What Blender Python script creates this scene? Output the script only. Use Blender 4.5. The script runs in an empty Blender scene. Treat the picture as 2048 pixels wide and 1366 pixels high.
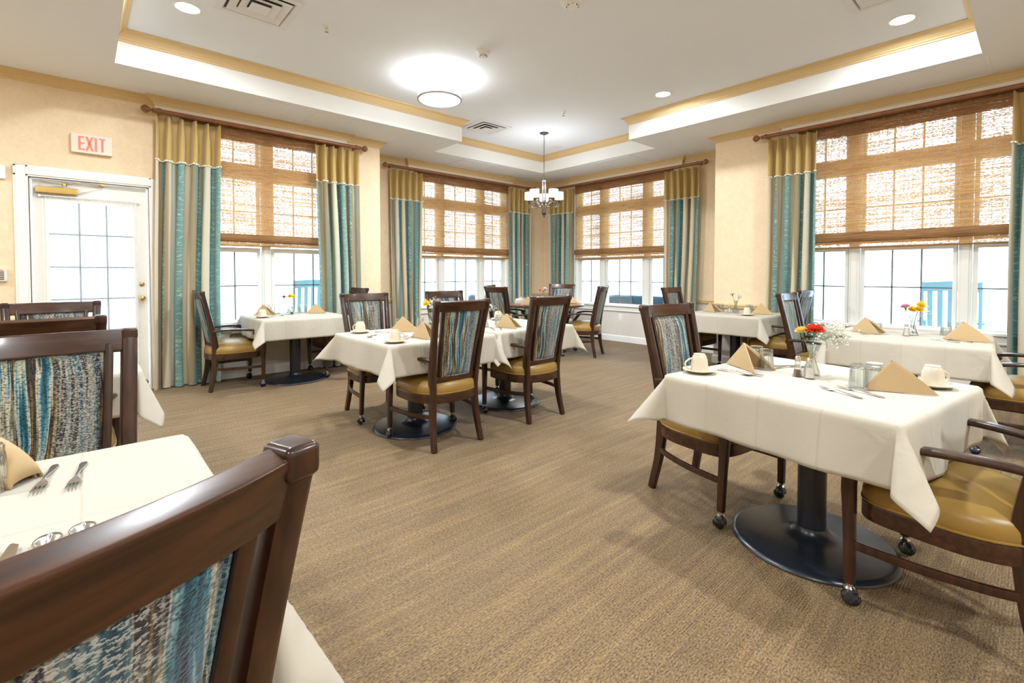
import bpy, bmesh, math, random
from mathutils import Vector, Matrix
from math import sin, cos, pi, radians as RD
scene = bpy.context.scene
COL = scene.collection
random.seed(7)

# ------------------------------------------------------------------ camera
yaw, pit = RD(48.05), 0.02616
fw = Vector((cos(yaw), sin(yaw), 0)); rt = Vector((sin(yaw), -cos(yaw), 0)); up = Vector((0, 0, 1))
F = fw*cos(pit) - up*sin(pit); U = fw*sin(pit) + up*cos(pit)
cam = bpy.data.cameras.new('camera'); camo = bpy.data.objects.new('camera', cam); COL.objects.link(camo)
M = Matrix((rt, U, -F)).transposed().to_4x4(); M.translation = Vector((0, 0, 1.2))
camo.matrix_world = M
cam.sensor_width = 36; cam.lens = 951.4/2048*36; cam.shift_y = -(683-572)/2048
cam.clip_start = 0.02; cam.clip_end = 200
scene.camera = camo

# ------------------------------------------------------------------ world, exposure
W = bpy.data.worlds.new('sky'); scene.world = W; W.use_nodes = True
wn = W.node_tree.nodes; wb = wn['Background']
wb.inputs[0].default_value = (0.62, 0.82, 1.0, 1); wb.inputs[1].default_value = SKY = 6.2
scene.view_settings.view_transform = 'Standard'; scene.view_settings.look = 'None'
scene.view_settings.gamma = 1; scene.view_settings.use_curve_mapping = False
scene.view_settings.exposure = 0.12
scene.cycles.use_denoising = True
scene.cycles.max_bounces = 10; scene.cycles.diffuse_bounces = 5; scene.cycles.glossy_bounces = 4
scene.cycles.transmission_bounces = 8; scene.cycles.transparent_max_bounces = 16
scene.cycles.caustics_reflective = False; scene.cycles.caustics_refractive = False
scene.cycles.sample_clamp_indirect = 6

def area(name, loc, size, energy, color, rot=(0, 0, 0), shape='DISK', sy=None, portal=False, spread=pi):
    l = bpy.data.lights.new(name, 'AREA'); l.shape = shape; l.size = size
    if sy: l.size_y = sy
    l.energy = energy; l.color = color; l.spread = spread
    o = bpy.data.objects.new(name, l); COL.objects.link(o); o.location = loc; o.rotation_euler = rot
    if portal: l.cycles.is_portal = True
    return o
# sky portals in the real window and door openings (sampling aids, they give no light of their own)
area('window_portal', (1.64, 6.30, 1.70), 1.75, 1, (1, 1, 1), (RD(-90), 0, 0), 'RECTANGLE', 2.2, True)
area('window_portal', (5.0, 6.95, 1.70), 2.1, 1, (1, 1, 1), (RD(-90), 0, 0), 'RECTANGLE', 2.2, True)
area('window_portal', (7.13, 4.94, 1.70), 2.2, 1, (1, 1, 1), (0, RD(90), 0), 'RECTANGLE', 2.1, True)
area('window_portal', (6.42, 0.95, 1.70), 2.2, 1, (1, 1, 1), (0, RD(90), 0), 'RECTANGLE', 2.1, True)
area('door_portal', (0.07, 6.26, 1.1), 0.7, 1, (1, 1, 1), (RD(-90), 0, 0), 'RECTANGLE', 1.6, True)
WARM = (0.89, 0.945, 1.0)
# (x, y, z, watts) of the recessed cans: three in view, the rest unseen, added to brighten the room
CANS = [(0.646, 4.57, 3.31, 34), (5.09, 0.815, 3.31, 20), (5.097, 3.015, 3.31, 26), (2.88, 1.2, 3.31, 72), (0.7, 2.6, 3.31, 54),
        (-1.2, -0.8, 3.02, 64), (1.2, -1.6, 3.02, 74), (-1.6, 2.2, 3.02, 56), (3.6, -1.3, 3.02, 74), (-2.0, 5.0, 3.02, 50)]
for (x, y, z, e) in CANS:
    area('can_light_lamp', (x, y, z-0.02), 0.15, e, WARM)

# ------------------------------------------------------------------ helpers
class MB:
    def __init__(s): s.v = []; s.f = []; s.uv = None
    def add(s, vs, fs):
        n = len(s.v); s.v += [tuple(p) for p in vs]; s.f += [tuple(i+n for i in q) for q in fs]; return s
    def box(s, x0, x1, y0, y1, z0, z1):
        vs = [(x, y, z) for x in (x0, x1) for y in (y0, y1) for z in (z0, z1)]
        return s.add(vs, [(0, 1, 3, 2), (4, 6, 7, 5), (0, 4, 5, 1), (2, 3, 7, 6), (0, 2, 6, 4), (1, 5, 7, 3)])
    def rbox(s, x0, x1, y0, y1, z0, z1, b=.004, seg=2):
        bm = bmesh.new(); bmesh.ops.create_cube(bm, size=1)
        for v in bm.verts:
            v.co = Vector(((x0+x1)/2+v.co.x*(x1-x0), (y0+y1)/2+v.co.y*(y1-y0), (z0+z1)/2+v.co.z*(z1-z0)))
        b = min(b, .45*min(abs(x1-x0), abs(y1-y0), abs(z1-z0)))
        bmesh.ops.bevel(bm, geom=bm.edges[:], offset=b, segments=seg, affect='EDGES', profile=.5)
        bm.verts.index_update()
        s.add([v.co[:] for v in bm.verts], [[v.index for v in f.verts] for f in bm.faces]); bm.free(); return s
    def bar(s, path, w, h, side=(1, 0, 0), ch=.28, ends=True):
        """rounded rectangular section swept along path; w along side, h across"""
        P = [Vector(p) for p in path]; n = len(P); side = Vector(side)
        ws = w if isinstance(w, (list, tuple)) else [w]*n; hs = h if isinstance(h, (list, tuple)) else [h]*n
        rings = []
        for i in range(n):
            t = (P[min(i+1, n-1)]-P[max(i-1, 0)]).normalized()
            u = t.cross(side).normalized(); sd = u.cross(t).normalized()
            rings.append((P[i], t, sd, u, ws[i], hs[i]))
        if ends:
            r0, r1 = rings[0], rings[-1]; e0 = .12*min(r0[4], r0[5]); e1 = .12*min(r1[4], r1[5])
            rings[0] = (r0[0]+r0[1]*e0,)+r0[1:]; rings[-1] = (r1[0]-r1[1]*e1,)+r1[1:]
            rings.insert(0, (r0[0], r0[1], r0[2], r0[3], r0[4]-2*e0, r0[5]-2*e0))
            rings.append((r1[0], r1[1], r1[2], r1[3], r1[4]-2*e1, r1[5]-2*e1))
        vs = []; k = 12
        for (p, t, sd, u, ww, hh) in rings:
            c = ch*min(ww, hh); a, b = ww/2, hh/2; q = c*.3
            for (x, y) in ((a, b-c), (a-q, b-q), (a-c, b), (-a+c, b), (-a+q, b-q), (-a, b-c), (-a, -b+c), (-a+q, -b+q), (-a+c, -b), (a-c, -b), (a-q, -b+q), (a, -b+c)):
                vs.append(p+sd*x+u*y)
        m = len(rings); fs = [(i*k+j, i*k+(j+1) % k, (i+1)*k+(j+1) % k, (i+1)*k+j) for i in range(m-1) for j in range(k)]
        fs += [tuple(range(k))[::-1], tuple((m-1)*k+j for j in range(k))]
        return s.add(vs, fs)
    def tube(s, path, r, n=8, closed=False):
        P = [Vector(p) for p in path]; m = len(P); rs = r if isinstance(r, (list, tuple)) else [r]*m
        vs = []; prev = None
        for i in range(m):
            if closed: t = (P[(i+1) % m]-P[i-1]).normalized()
            else: t = (P[min(i+1, m-1)]-P[max(i-1, 0)]).normalized()
            ref = prev if prev is not None else (Vector((0, 0, 1)) if abs(t.z) < .9 else Vector((1, 0, 0)))
            a = (ref-t*ref.dot(t))
            if a.length < 1e-5: a = t.orthogonal()
            a.normalize(); prev = a; b = t.cross(a)
            vs += [P[i]+(a*cos(2*pi*j/n)+b*sin(2*pi*j/n))*rs[i] for j in range(n)]
        fs = [(i*n+j, i*n+(j+1) % n, ((i+1) % m)*n+(j+1) % n, ((i+1) % m)*n+j) for i in range(m if closed else m-1) for j in range(n)]
        if not closed: fs += [tuple(range(n))[::-1], tuple((m-1)*n+j for j in range(n))]
        return s.add(vs, fs)
    def lathe(s, prof, n=24, c=(0, 0, 0), flute=0, fn=0, sx=1, sy=1):
        """prof: list of (r, z); r=0 closes"""
        vs = []; idx = []
        for (r, z) in prof:
            if r < 1e-6: idx.append([len(vs)]*n); vs.append((c[0], c[1], c[2]+z))
            else:
                idx.append(list(range(len(vs), len(vs)+n)))
                for j in range(n):
                    a = 2*pi*j/n; rr = r*(1+flute*cos(fn*a)) if fn else r
                    vs.append((c[0]+rr*cos(a)*sx, c[1]+rr*sin(a)*sy, c[2]+z))
        fs = []
        for i in range(len(prof)-1):
            A, B = idx[i], idx[i+1]
            for j in range(n):
                q = []
                for t in (A[j], A[(j+1) % n], B[(j+1) % n], B[j]):
                    if t not in q: q.append(t)
                if len(q) > 2: fs.append(tuple(q))
        return s.add(vs, fs)
    def ball(s, c, r, n=10, m=6, sz=1):
        return s.lathe([(r*sin(pi*i/m), -r*cos(pi*i/m)*sz) for i in range(m+1)], n, c)
    def stack(s, outline, rings, cen=(0, 0), capb=True):
        """outline scaled about cen at heights: rings (scale, z); last scale 0 closes"""
        n = len(outline); vs = []; fs = []; base = []
        for (k, z) in rings:
            if k == 0: base.append([len(vs)]*n); vs.append((cen[0], cen[1], z))
            else:
                base.append(list(range(len(vs), len(vs)+n)))
                vs += [(cen[0]+(x-cen[0])*k, cen[1]+(y-cen[1])*k, z) for (x, y) in outline]
        for i in range(len(rings)-1):
            A, B = base[i], base[i+1]
            for j in range(n):
                q = []
                for t in (A[j], A[(j+1) % n], B[(j+1) % n], B[j]):
                    if t not in q: q.append(t)
                fs.append(tuple(q))
        if capb and rings[0][0]: fs.append(tuple(base[0])[::-1])
        if rings[-1][0]: fs.append(tuple(base[-1]))
        return s.add(vs, fs)
    def grid(s, fn, nu, nv, uvf=None):
        n = len(s.v)
        for i in range(nu+1):
            for j in range(nv+1):
                s.v.append(tuple(fn(i/nu, j/nv)))
                if uvf:
                    if s.uv is None: s.uv = {}
                    s.uv[len(s.v)-1] = uvf(i/nu, j/nv)
        for i in range(nu):
            for j in range(nv):
                a = n+i*(nv+1)+j; s.f.append((a, a+nv+1, a+nv+2, a+1))
        return s
    def xf(s, mat):
        s.v = [tuple(mat @ Vector(p)) for p in s.v]; return s

def obj(name, mb, mat, parent=None, loc=None, rot=None, smooth=True, ang=35, wn=True):
    me = bpy.data.meshes.new(name); me.from_pydata(mb.v, [], mb.f); me.validate()
    bm = bmesh.new(); bm.from_mesh(me); bmesh.ops.recalc_face_normals(bm, faces=bm.faces[:]); bm.to_mesh(me); bm.free()
    if mb.uv:
        ul = me.uv_layers.new(name='UVMap')
        for lp in me.loops: ul.data[lp.index].uv = mb.uv.get(lp.vertex_index, (0, 0))
    me.materials.append(mat)
    if smooth:
        me.shade_smooth()
        if ang: me.set_sharp_from_angle(angle=RD(ang))
    o = bpy.data.objects.new(name, me); COL.objects.link(o)
    if smooth and ang and wn: w_ = o.modifiers.new('normals', 'WEIGHTED_NORMAL'); w_.keep_sharp = True
    if parent is not None: o.parent = parent
    if loc: o.location = loc
    if rot: o.rotation_euler = rot
    return o
def tag(o, label=None, cat=None, group=None, kind=None):
    if label: o['label'] = label
    if cat: o['category'] = cat
    if group: o['group'] = group
    if kind: o['kind'] = kind
    return o
def thing(name, loc=(0, 0, 0), rz=0, label=None, cat=None, group=None):
    o = bpy.data.objects.new(name, None); COL.objects.link(o); o.empty_display_size = .1
    o.location = loc; o.rotation_euler = (0, 0, rz); return tag(o, label, cat, group)
def struct(name, mb, mat, parent=None, **k):
    o = obj(name, mb, mat, parent, **k)
    if parent is None: o['kind'] = 'structure'
    return o
def dup(o, parent=None):
    c = o.copy(); COL.objects.link(c)
    if parent is not None: c.parent = parent
    for ch in list(o.children): dup(ch, c)
    return c
USED = set()
def place(proto, loc, rz, label, group=None, name=None):
    """the first placement uses the prototype itself, later ones are copies of it and its parts"""
    if proto.name not in USED: USED.add(proto.name); o = proto
    else: o = dup(proto)
    if name: o.name = name
    o.location = loc; o.rotation_euler = (0, 0, rz); o['label'] = label
    if group: o['group'] = group
    return o

# ------------------------------------------------------------------ materials
def mat(name, col=(.8, .8, .8), rough=.5, metal=0, spec=.5, coat=0, trans=0, ior=1.45, sheen=0, emit=None, es=0):
    m = bpy.data.materials.new(name); m.use_nodes = True; b = m.node_tree.nodes['Principled BSDF']
    b.inputs['Base Color'].default_value = (*col, 1); b.inputs['Roughness'].default_value = rough
    b.inputs['Metallic'].default_value = metal; b.inputs['Specular IOR Level'].default_value = spec
    b.inputs['Coat Weight'].default_value = coat; b.inputs['Coat Roughness'].default_value = .12
    b.inputs['Transmission Weight'].default_value = trans; b.inputs['IOR'].default_value = ior
    b.inputs['Sheen Weight'].default_value = sheen
    if emit: b.inputs['Emission Color'].default_value = (*emit, 1); b.inputs['Emission Strength'].default_value = es
    m['b'] = 1; return m
class NT:
    def __init__(s, m): s.t = m.node_tree; s.n = s.t.nodes; s.b = s.n['Principled BSDF']; s.out = s.n['Material Output']
    def new(s, ty, **k):
        n = s.n.new(ty)
        for a, v in k.items(): setattr(n, a, v)
        return n
    def link(s, a, b): s.t.links.new(a, b)
    def coord(s, kind='Object', scale=(1, 1, 1), rot=(0, 0, 0)):
        c = s.new('ShaderNodeTexCoord'); m = s.new('ShaderNodeMapping'); s.link(c.outputs[kind], m.inputs[0])
        m.inputs['Scale'].default_value = scale; m.inputs['Rotation'].default_value = rot; return m.outputs[0]
    def noise(s, vec, scale=5, detail=2, rough=.5, dist=0):
        n = s.new('ShaderNodeTexNoise'); s.link(vec, n.inputs['Vector']); n.inputs['Scale'].default_value = scale
        n.inputs['Detail'].default_value = detail; n.inputs['Roughness'].default_value = rough; n.inputs['Distortion'].default_value = dist
        return n.outputs['Fac']
    def ramp(s, fac, stops, interp='LINEAR'):
        r = s.new('ShaderNodeValToRGB'); s.link(fac, r.inputs[0]); cr = r.color_ramp; cr.interpolation = interp
        while len(cr.elements) < len(stops): cr.elements.new(.5)
        for e, (p, c) in zip(cr.elements, stops): e.position = p; e.color = (*c, 1) if len(c) == 3 else c
        return r.outputs[0]
    def mix(s, f, a, b, mode='MIX'):
        n = s.new('ShaderNodeMix', data_type='RGBA', blend_type=mode)
        for i, v in ((0, f), (6, a), (7, b)):
            if hasattr(v, 'links'): s.link(v, n.inputs[i])
            elif i == 0: n.inputs[0].default_value = v
            else: n.inputs[i].default_value = (*v, 1)
        return n.outputs[2]
    def math(s, op, a, b=0, c=0):
        n = s.new('ShaderNodeMath', operation=op)
        for i, v in enumerate((a, b, c)):
            if hasattr(v, 'links'): s.link(v, n.inputs[i])
            else: n.inputs[i].default_value = v
        return n.outputs[0]
    def sep(s, vec): n = s.new('ShaderNodeSeparateXYZ'); s.link(vec, n.inputs[0]); return n.outputs
    def base(s, c): s.link(c, s.b.inputs['Base Color'])
    def bump(s, h, strength=.3, dist=.002):
        n = s.new('ShaderNodeBump'); n.inputs['Strength'].default_value = strength; n.inputs['Distance'].default_value = dist
        s.link(h, n.inputs['Height']); s.link(n.outputs[0], s.b.inputs['Normal']); return n

# carpet: looped rows running along X, warm beige with brown and grey streaks
m_carpet = mat('carpet', rough=.6, spec=.28, sheen=.1); t = NT(m_carpet)
c = t.coord(scale=(1, 1, 1)); st = t.noise(t.coord(scale=(.5, 9, 1)), 2.4, 6, .68)
fine = t.noise(t.coord(scale=(60, 130, 1)), 1.5, 3, .65); st2 = t.noise(t.coord(scale=(3.0, 42, 1)), 2.0, 4, .65)
c1 = t.ramp(st, [(.32, (.100, .053, .017)), (.5, (.235, .138, .048)), (.66, (.41, .258, .098))])
c2 = t.mix(t.ramp(st2, [(.35, (0, 0, 0)), (.62, (1, 1, 1))]), t.mix(.6, c1, (.12, .072, .036)), c1)
c3 = t.mix(t.ramp(fine, [(.38, (0, 0, 0)), (.62, (1, 1, 1))]), t.mix(.66, c2, (.04, .022, .010)), t.mix(.4, c2, (.47, .33, .16)))
t.base(c3)
wv = t.new('ShaderNodeTexWave', wave_type='BANDS', bands_direction='Y'); t.link(t.coord(), wv.inputs[0])
wv.inputs['Scale'].default_value = 34; wv.inputs['Distortion'].default_value = 2.5; wv.inputs['Detail'].default_value = 2; wv.inputs['Detail Scale'].default_value = 6
t.bump(t.math('ADD', t.math('MULTIPLY', wv.outputs['Fac'], .6), fine), .9, .004)

def paper(name, hi, lo, lowhi=None):
    m = mat(name, rough=.75, spec=.25); t = NT(m)
    n1 = t.noise(t.coord(), 9, 5, .7, .6); n2 = t.noise(t.coord(), 38, 4, .7, 1.2)
    f = t.ramp(t.math('ADD', t.math('MULTIPLY', n1, .45), t.math('MULTIPLY', n2, .55)), [(.38, (0, 0, 0)), (.62, (1, 1, 1))])
    a = t.mix(f, lo, hi)
    if lowhi:
        z = t.sep(t.coord())[2]; a = t.mix(t.math('GREATER_THAN', z, .77), t.mix(f, tuple(v*.93 for v in lowhi), lowhi), a)
    t.base(a); t.bump(n2, .12, .001); return m
m_paper = paper('wallpaper', (.83, .68, .475), (.77, .60, .39), (.74, .68, .61))
m_ceil = mat('ceiling_paint', (.855, .885, .93), .8, spec=.2)
m_tray = mat('tray_paint', (.86, .865, .84), .7, spec=.2)
m_gold = mat('gold_trim_paint', (.70, .515, .265), .5, spec=.35)
m_trim = mat('white_trim_paint', (.84, .83, .78), .4)
m_frame = mat('window_frame_paint', (.76, .745, .68), .4)
m_muntin = mat('grey_muntin_paint', (.15, .155, .15), .5)
m_board = mat('header_board_paint', (.80, .74, .60), .5)

def wood(name, a, b, rough=.28, coat=.35, sc=(3, 3, 40), direction=(1, 1, 1)):
    m = mat(name, rough=rough, coat=coat); t = NT(m)
    n = t.noise(t.coord(scale=sc), 1.4, 4, .6, .4); t.base(t.ramp(n, [(.3, a), (.7, b)])); return m
m_wood = wood('dark_stained_wood', (.014, .0052, .0028), (.058, .021, .0088), .3, .25, (34, 34, 2.5))
m_woodx = wood('dark_stained_rail_wood', (.018, .0065, .0032), (.072, .026, .010), .3, .25, (2.5, 34, 34))
m_rod = wood('curtain_rod_wood', (.19, .068, .026), (.29, .11, .042), .35, .2, (5, 5, 5))
m_toproundwood = wood('table_top_wood', (.085, .032, .014), (.15, .060, .025), .25, .4, (3, 30, 30))

m_leather = mat('mustard_vinyl', (.44, .285, .075), .34, spec=.5); t = NT(m_leather)
v = t.new('ShaderNodeTexVoronoi'); t.link(t.coord(), v.inputs[0]); v.inputs['Scale'].default_value = 420; t.bump(v.outputs[0], .12, .0006)
t.base(t.mix(t.noise(t.coord(), 6, 2), (.255, .148, .030), (.315, .19, .043)))

# chenille: vertical bands of teal, navy, cream, ochre and charcoal broken by short horizontal loops
m_fab = mat('chenille_stripe', rough=.8, spec=.2, sheen=.3); t = NT(m_fab)
oi = t.new('ShaderNodeObjectInfo')
warp = t.noise(t.coord(scale=(3, 1, 1.6)), 1.5, 2, .5)
xs = t.sep(t.coord())
xx = t.math('ADD', xs[0], t.math('MULTIPLY', t.math('SUBTRACT', warp, .5), .10))
cb = t.new('ShaderNodeCombineXYZ'); t.link(xx, cb.inputs[0]); t.link(t.math('MULTIPLY', xs[2], .035), cb.inputs[2]); t.link(t.math('MULTIPLY', oi.outputs['Random'], 1.7), cb.inputs[1])
band = t.noise(cb.outputs[0], 30, 3, .7)
bc = t.ramp(band, [(.30, (.008, .016, .035)), (.38, (.012, .07, .11)), (.43, (.04, .17, .22)), (.46, (.22, .36, .38)), (.49, (.58, .52, .36)), (.52, (.22, .22, .16)), (.545, (.02, .02, .025)),
                   (.58, (.06, .045, .03)), (.62, (.36, .22, .045)), (.65, (.40, .38, .24)), (.69, (.05, .18, .22)), (.76, (.01, .03, .07))])
zone = t.noise(cb.outputs[0], 7.5, 1, .4)                      # swaths of solid stripes between speckled grounds
zs = t.ramp(zone, [(.46, (0, 0, 0)), (.56, (1, 1, 1))])
sp = t.noise(t.coord(scale=(170, 1, 380)), 1.0, 2, .6); sp2 = t.noise(t.coord(scale=(60, 1, 170)), 1.0, 2, .6)
ss = t.math('ADD', t.math('MULTIPLY', sp, .8), t.math('MULTIPLY', sp2, .2))
speck = t.ramp(ss, [(.505, (0, 0, 0)), (.545, (1, 1, 1))])
ground = t.mix(speck, t.mix(.35, (.012, .013, .018), bc), t.mix(.2, (.40, .385, .35), bc))
loops = t.ramp(ss, [(.41, (.25, .25, .25)), (.50, (1, 1, 1))])
t.base(t.mix(zs, ground, t.mix(1.0, bc, loops, 'MULTIPLY')))
t.bump(ss, .8, .004)

m_black = mat('black_powder_coat', (.012, .016, .024), .3, spec=.7)
m_caster = mat('caster_black', (.012, .012, .014), .18, spec=.6)
m_chrome = mat('chrome', (.75, .75, .76), .12, metal=1)
m_steel = mat('stainless_steel', (.62, .60, .57), .22, metal=1)
m_nickel = mat('brushed_nickel', (.45, .44, .42), .35, metal=1)
m_bronze = mat('dark_bronze', (.13, .12, .11), .35, metal=.8)
m_brass = mat('brass', (.62, .42, .13), .3, metal=.85)
m_cloth = mat('ivory_linen', (.62, .572, .475), .75, spec=.2, sheen=.1); t = NT(m_cloth)
s3 = t.sep(t.coord())
def crease(v, off, w):   # thin raised line where |v - off| < w
    return t.math('SUBTRACT', 1, t.math('MINIMUM', t.math('DIVIDE', t.math('ABSOLUTE', t.math('SUBTRACT', v, off)), w), 1))
cr = crease(s3[0], .225, .005)
for v_, o_ in ((s3[0], -.225), (s3[1], .225), (s3[1], -.225), (s3[1], 0.0)): cr = t.math('MAXIMUM', cr, crease(v_, o_, .005))
wr = t.noise(t.coord(scale=(1, 1, 1)), 7, 3, .55, .8)
t.bump(t.math('ADD', t.math('MULTIPLY', cr, .30), t.math('MULTIPLY', wr, .8)), .7, .010)
# thin cloth: some of the light passes through
tr = t.new('ShaderNodeBsdfTranslucent'); tr.inputs[0].default_value = (.76, .70, .52, 1)
mx = t.new('ShaderNodeMixShader'); mx.inputs[0].default_value = .25
t.link(t.b.outputs[0], mx.inputs[1]); t.link(tr.outputs[0], mx.inputs[2]); t.link(mx.outputs[0], t.out.inputs[0])
m_napkin = mat('golden_napkin', (.46, .325, .165), .8, spec=.2, sheen=.15); t = NT(m_napkin); t.bump(t.noise(t.coord(), 14, 3, .6), .25, .004)
m_china = mat('ivory_china', (.66, .585, .455), .16, spec=.5)
m_pepper = mat('ground_pepper', (.10, .06, .035), .9); t = NT(m_pepper); t.base(t.ramp(t.noise(t.coord(), 900, 1), [(.4, (.03, .018, .01)), (.6, (.22, .13, .07))]))
m_salt = mat('salt', (.86, .80, .72), .9)
def thin_glass(name, tint, refl, edge):
    m = bpy.data.materials.new(name); m.use_nodes = True; q = m.node_tree; q.nodes.remove(q.nodes['Principled BSDF'])
    a_ = q.nodes.new('ShaderNodeBsdfTransparent'); a_.inputs[0].default_value = (*tint, 1)
    g_ = q.nodes.new('ShaderNodeBsdfGlossy'); g_.inputs['Roughness'].default_value = .04
    x_ = q.nodes.new('ShaderNodeMixShader'); w_ = q.nodes.new('ShaderNodeLayerWeight'); w_.inputs['Blend'].default_value = .5
    mr = q.nodes.new('ShaderNodeMapRange'); mr.inputs['To Min'].default_value = refl; mr.inputs['To Max'].default_value = edge
    q.links.new(w_.outputs['Facing'], mr.inputs['Value']); q.links.new(mr.outputs[0], x_.inputs[0])
    q.links.new(a_.outputs[0], x_.inputs[1]); q.links.new(g_.outputs[0], x_.inputs[2]); q.links.new(x_.outputs[0], q.nodes['Material Output'].inputs[0]); return m
m_glass = thin_glass('clear_glass', (.95, .97, .965), .12, .8)
m_pane = thin_glass('window_glass', (.99, 1, 1), .03, .5)

def translucent(m, amount, col):
    t = NT(m); tr = t.new('ShaderNodeBsdfTranslucent'); mx = t.new('ShaderNodeMixShader'); mx.inputs[0].default_value = amount
    tr.inputs[0].default_value = (*col, 1)
    for l in list(t.b.inputs['Base Color'].links): t.link(l.from_socket, tr.inputs[0])
    t.link(t.b.outputs[0], mx.inputs[1]); t.link(tr.outputs[0], mx.inputs[2]); t.link(mx.outputs[0], t.out.inputs[0]); return t, mx
def drape_stripes(name):
    m = mat(name, rough=.6, spec=.3, sheen=.2); t = NT(m)
    uv = t.coord('UV'); sx = t.sep(uv)
    fr = t.math('FRACT', t.math('ADD', t.math('MULTIPLY', sx[0], 2.15), t.math('MULTIPLY', t.noise(t.coord('UV', (3.3, .12, 1)), 1.0, 1), .55)))
    teal = (.125, .25, .235); teal2 = (.20, .345, .32); cream = (.62, .52, .35); tan = (.30, .24, .14); pale = (.50, .55, .47)
    col = t.ramp(fr, [(0, teal), (.22, teal2), (.25, pale), (.27, cream), (.43, cream), (.455, tan), (.50, tan), (.52, teal), (.62, teal), (.64, tan), (.67, tan), (.70, cream), (.88, pale), (.91, tan), (.94, teal)])
    # embroidered looping leaves on the teal
    w = t.new('ShaderNodeTexWave', wave_type='RINGS'); t.link(t.coord('UV', (1, 1, 1)), w.inputs[0]); w.inputs['Scale'].default_value = 5.5
    w.inputs['Distortion'].default_value = 9; w.inputs['Detail'].default_value = 1.2; w.inputs['Detail Scale'].default_value = 3.2
    ln = t.ramp(w.outputs['Fac'], [(.90, (0, 0, 0)), (.95, (1, 1, 1))])
    msk = t.ramp(fr, [(0, (1, 1, 1)), (.22, (1, 1, 1)), (.24, (0, 0, 0)), (.52, (0, 0, 0)), (.54, (1, 1, 1)), (.62, (1, 1, 1)), (.64, (0, 0, 0))])
    f = t.math('MULTIPLY', t.math('MULTIPLY', ln, msk), .5)
    t.base(t.mix(f, col, (.52, .58, .42)))
    t.bump(t.noise(t.coord('UV', (120, 12, 1)), 3, 2), .15, .002)
    translucent(m, .08, (.5, .5, .4)); return m
m_drape = drape_stripes('striped_silk')
m_drapetop = mat('gold_silk', (.50, .35, .12), .5, spec=.35, sheen=.25); translucent(m_drapetop, .08, (.5, .36, .12))
m_bead = mat('ivory_bead_fringe', (.80, .76, .64), .6)

# woven reed blind: reeds with see-through gaps
def reed(name, lo, hi, gap, axis):
    m = mat(name, rough=.6, spec=.2); t = NT(m)
    sc = (40, 1, 560) if axis == 'x' else (1, 40, 560); sc2 = (5, 1, 120) if axis == 'x' else (1, 5, 120)
    n = t.noise(t.coord(scale=sc), 1.0, 3, .65); n2 = t.noise(t.coord(scale=sc2), 1.0, 3, .6)
    t.base(t.ramp(n2, [(.3, lo), (.7, hi)]))
    tt, mx = translucent(m, .5, (.7, .4, .15))
    if gap > 0:
        s_ = t.sep(t.coord()); h = s_[0] if axis == 'x' else s_[1]
        th = t.math('SUBTRACT', 1, t.math('MINIMUM', t.math('DIVIDE', t.math('ABSOLUTE', t.math('SUBTRACT', t.math('FRACT', t.math('MULTIPLY', h, 14)), .5)), .07), 1))
        row = t.noise(t.coord(scale=((1.2, 1, 60) if axis == 'x' else (1, 1.2, 60))), 1.0, 2, .5)
        g = t.math('ADD', n, t.math('MULTIPLY', t.math('SUBTRACT', row, .5), .33)); g = t.math('SUBTRACT', g, t.math('MULTIPLY', th, .05))
        al = t.ramp(g, [(gap, (0, 0, 0)), (gap+.05, (1, 1, 1))])
        tp = t.new('ShaderNodeBsdfTransparent'); m2 = t.new('ShaderNodeMixShader')
        t.link(al, m2.inputs[0]); t.link(mx.outputs[0], m2.inputs[1]); t.link(tp.outputs[0], m2.inputs[2]); t.link(m2.outputs[0], t.out.inputs[0])
    return m
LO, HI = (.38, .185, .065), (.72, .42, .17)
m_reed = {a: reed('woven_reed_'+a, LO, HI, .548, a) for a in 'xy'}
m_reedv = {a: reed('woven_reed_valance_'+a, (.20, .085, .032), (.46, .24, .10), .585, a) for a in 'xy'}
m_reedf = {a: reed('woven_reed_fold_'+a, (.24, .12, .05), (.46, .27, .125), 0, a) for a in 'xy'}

m_lamp = mat('lit_lamp_glass', (.9, .9, .9), .5, emit=(1.0, .93, .82), es=5)
m_shade = mat('lit_fabric_shade', (.9, .88, .84), .6, emit=(1.0, .95, .88), es=.9)
m_white = mat('white_plastic', (.84, .84, .82), .45)
m_vent = mat('vent_enamel', (.80, .80, .80), .4)
m_dark = mat('dark_duct', (.09, .09, .092), .8)
m_sign = mat('sign_housing', (.74, .69, .58), .5)
m_red = mat('lit_red_letters', (.75, .12, .09), .5, emit=(1.0, .16, .12), es=.75)
m_pink = mat('lit_pink_letter_edge', (.9, .5, .42), .5, emit=(1.0, .42, .34), es=.55)
m_stalk = mat('pale_stalk', (.45, .55, .38), .6)
m_leaf = mat('stem_green', (.10, .24, .06), .5)
m_porch = mat('pale_concrete', (.75, .76, .77), .9)
m_blue = mat('blue_porch_paint', (.17, .36, .47), .5)
m_hedge = mat('blue_grey_upholstery', (.018, .05, .065), .8)
m_sheer = mat('sheer_voile', (.9, .9, .88), .8)
t = NT(m_sheer); tp = t.new('ShaderNodeBsdfTransparent'); tr = t.new('ShaderNodeBsdfTranslucent'); tr.inputs[0].default_value = (.9, .9, .88, 1)
a1 = t.new('ShaderNodeMixShader'); a1.inputs[0].default_value = .5; t.link(t.b.outputs[0], a1.inputs[1]); t.link(tr.outputs[0], a1.inputs[2])
a2 = t.new('ShaderNodeMixShader'); a2.inputs[0].default_value = .72; t.link(a1.outputs[0], a2.inputs[1]); t.link(tp.outputs[0], a2.inputs[2]); t.link(a2.outputs[0], t.out.inputs[0])
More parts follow.
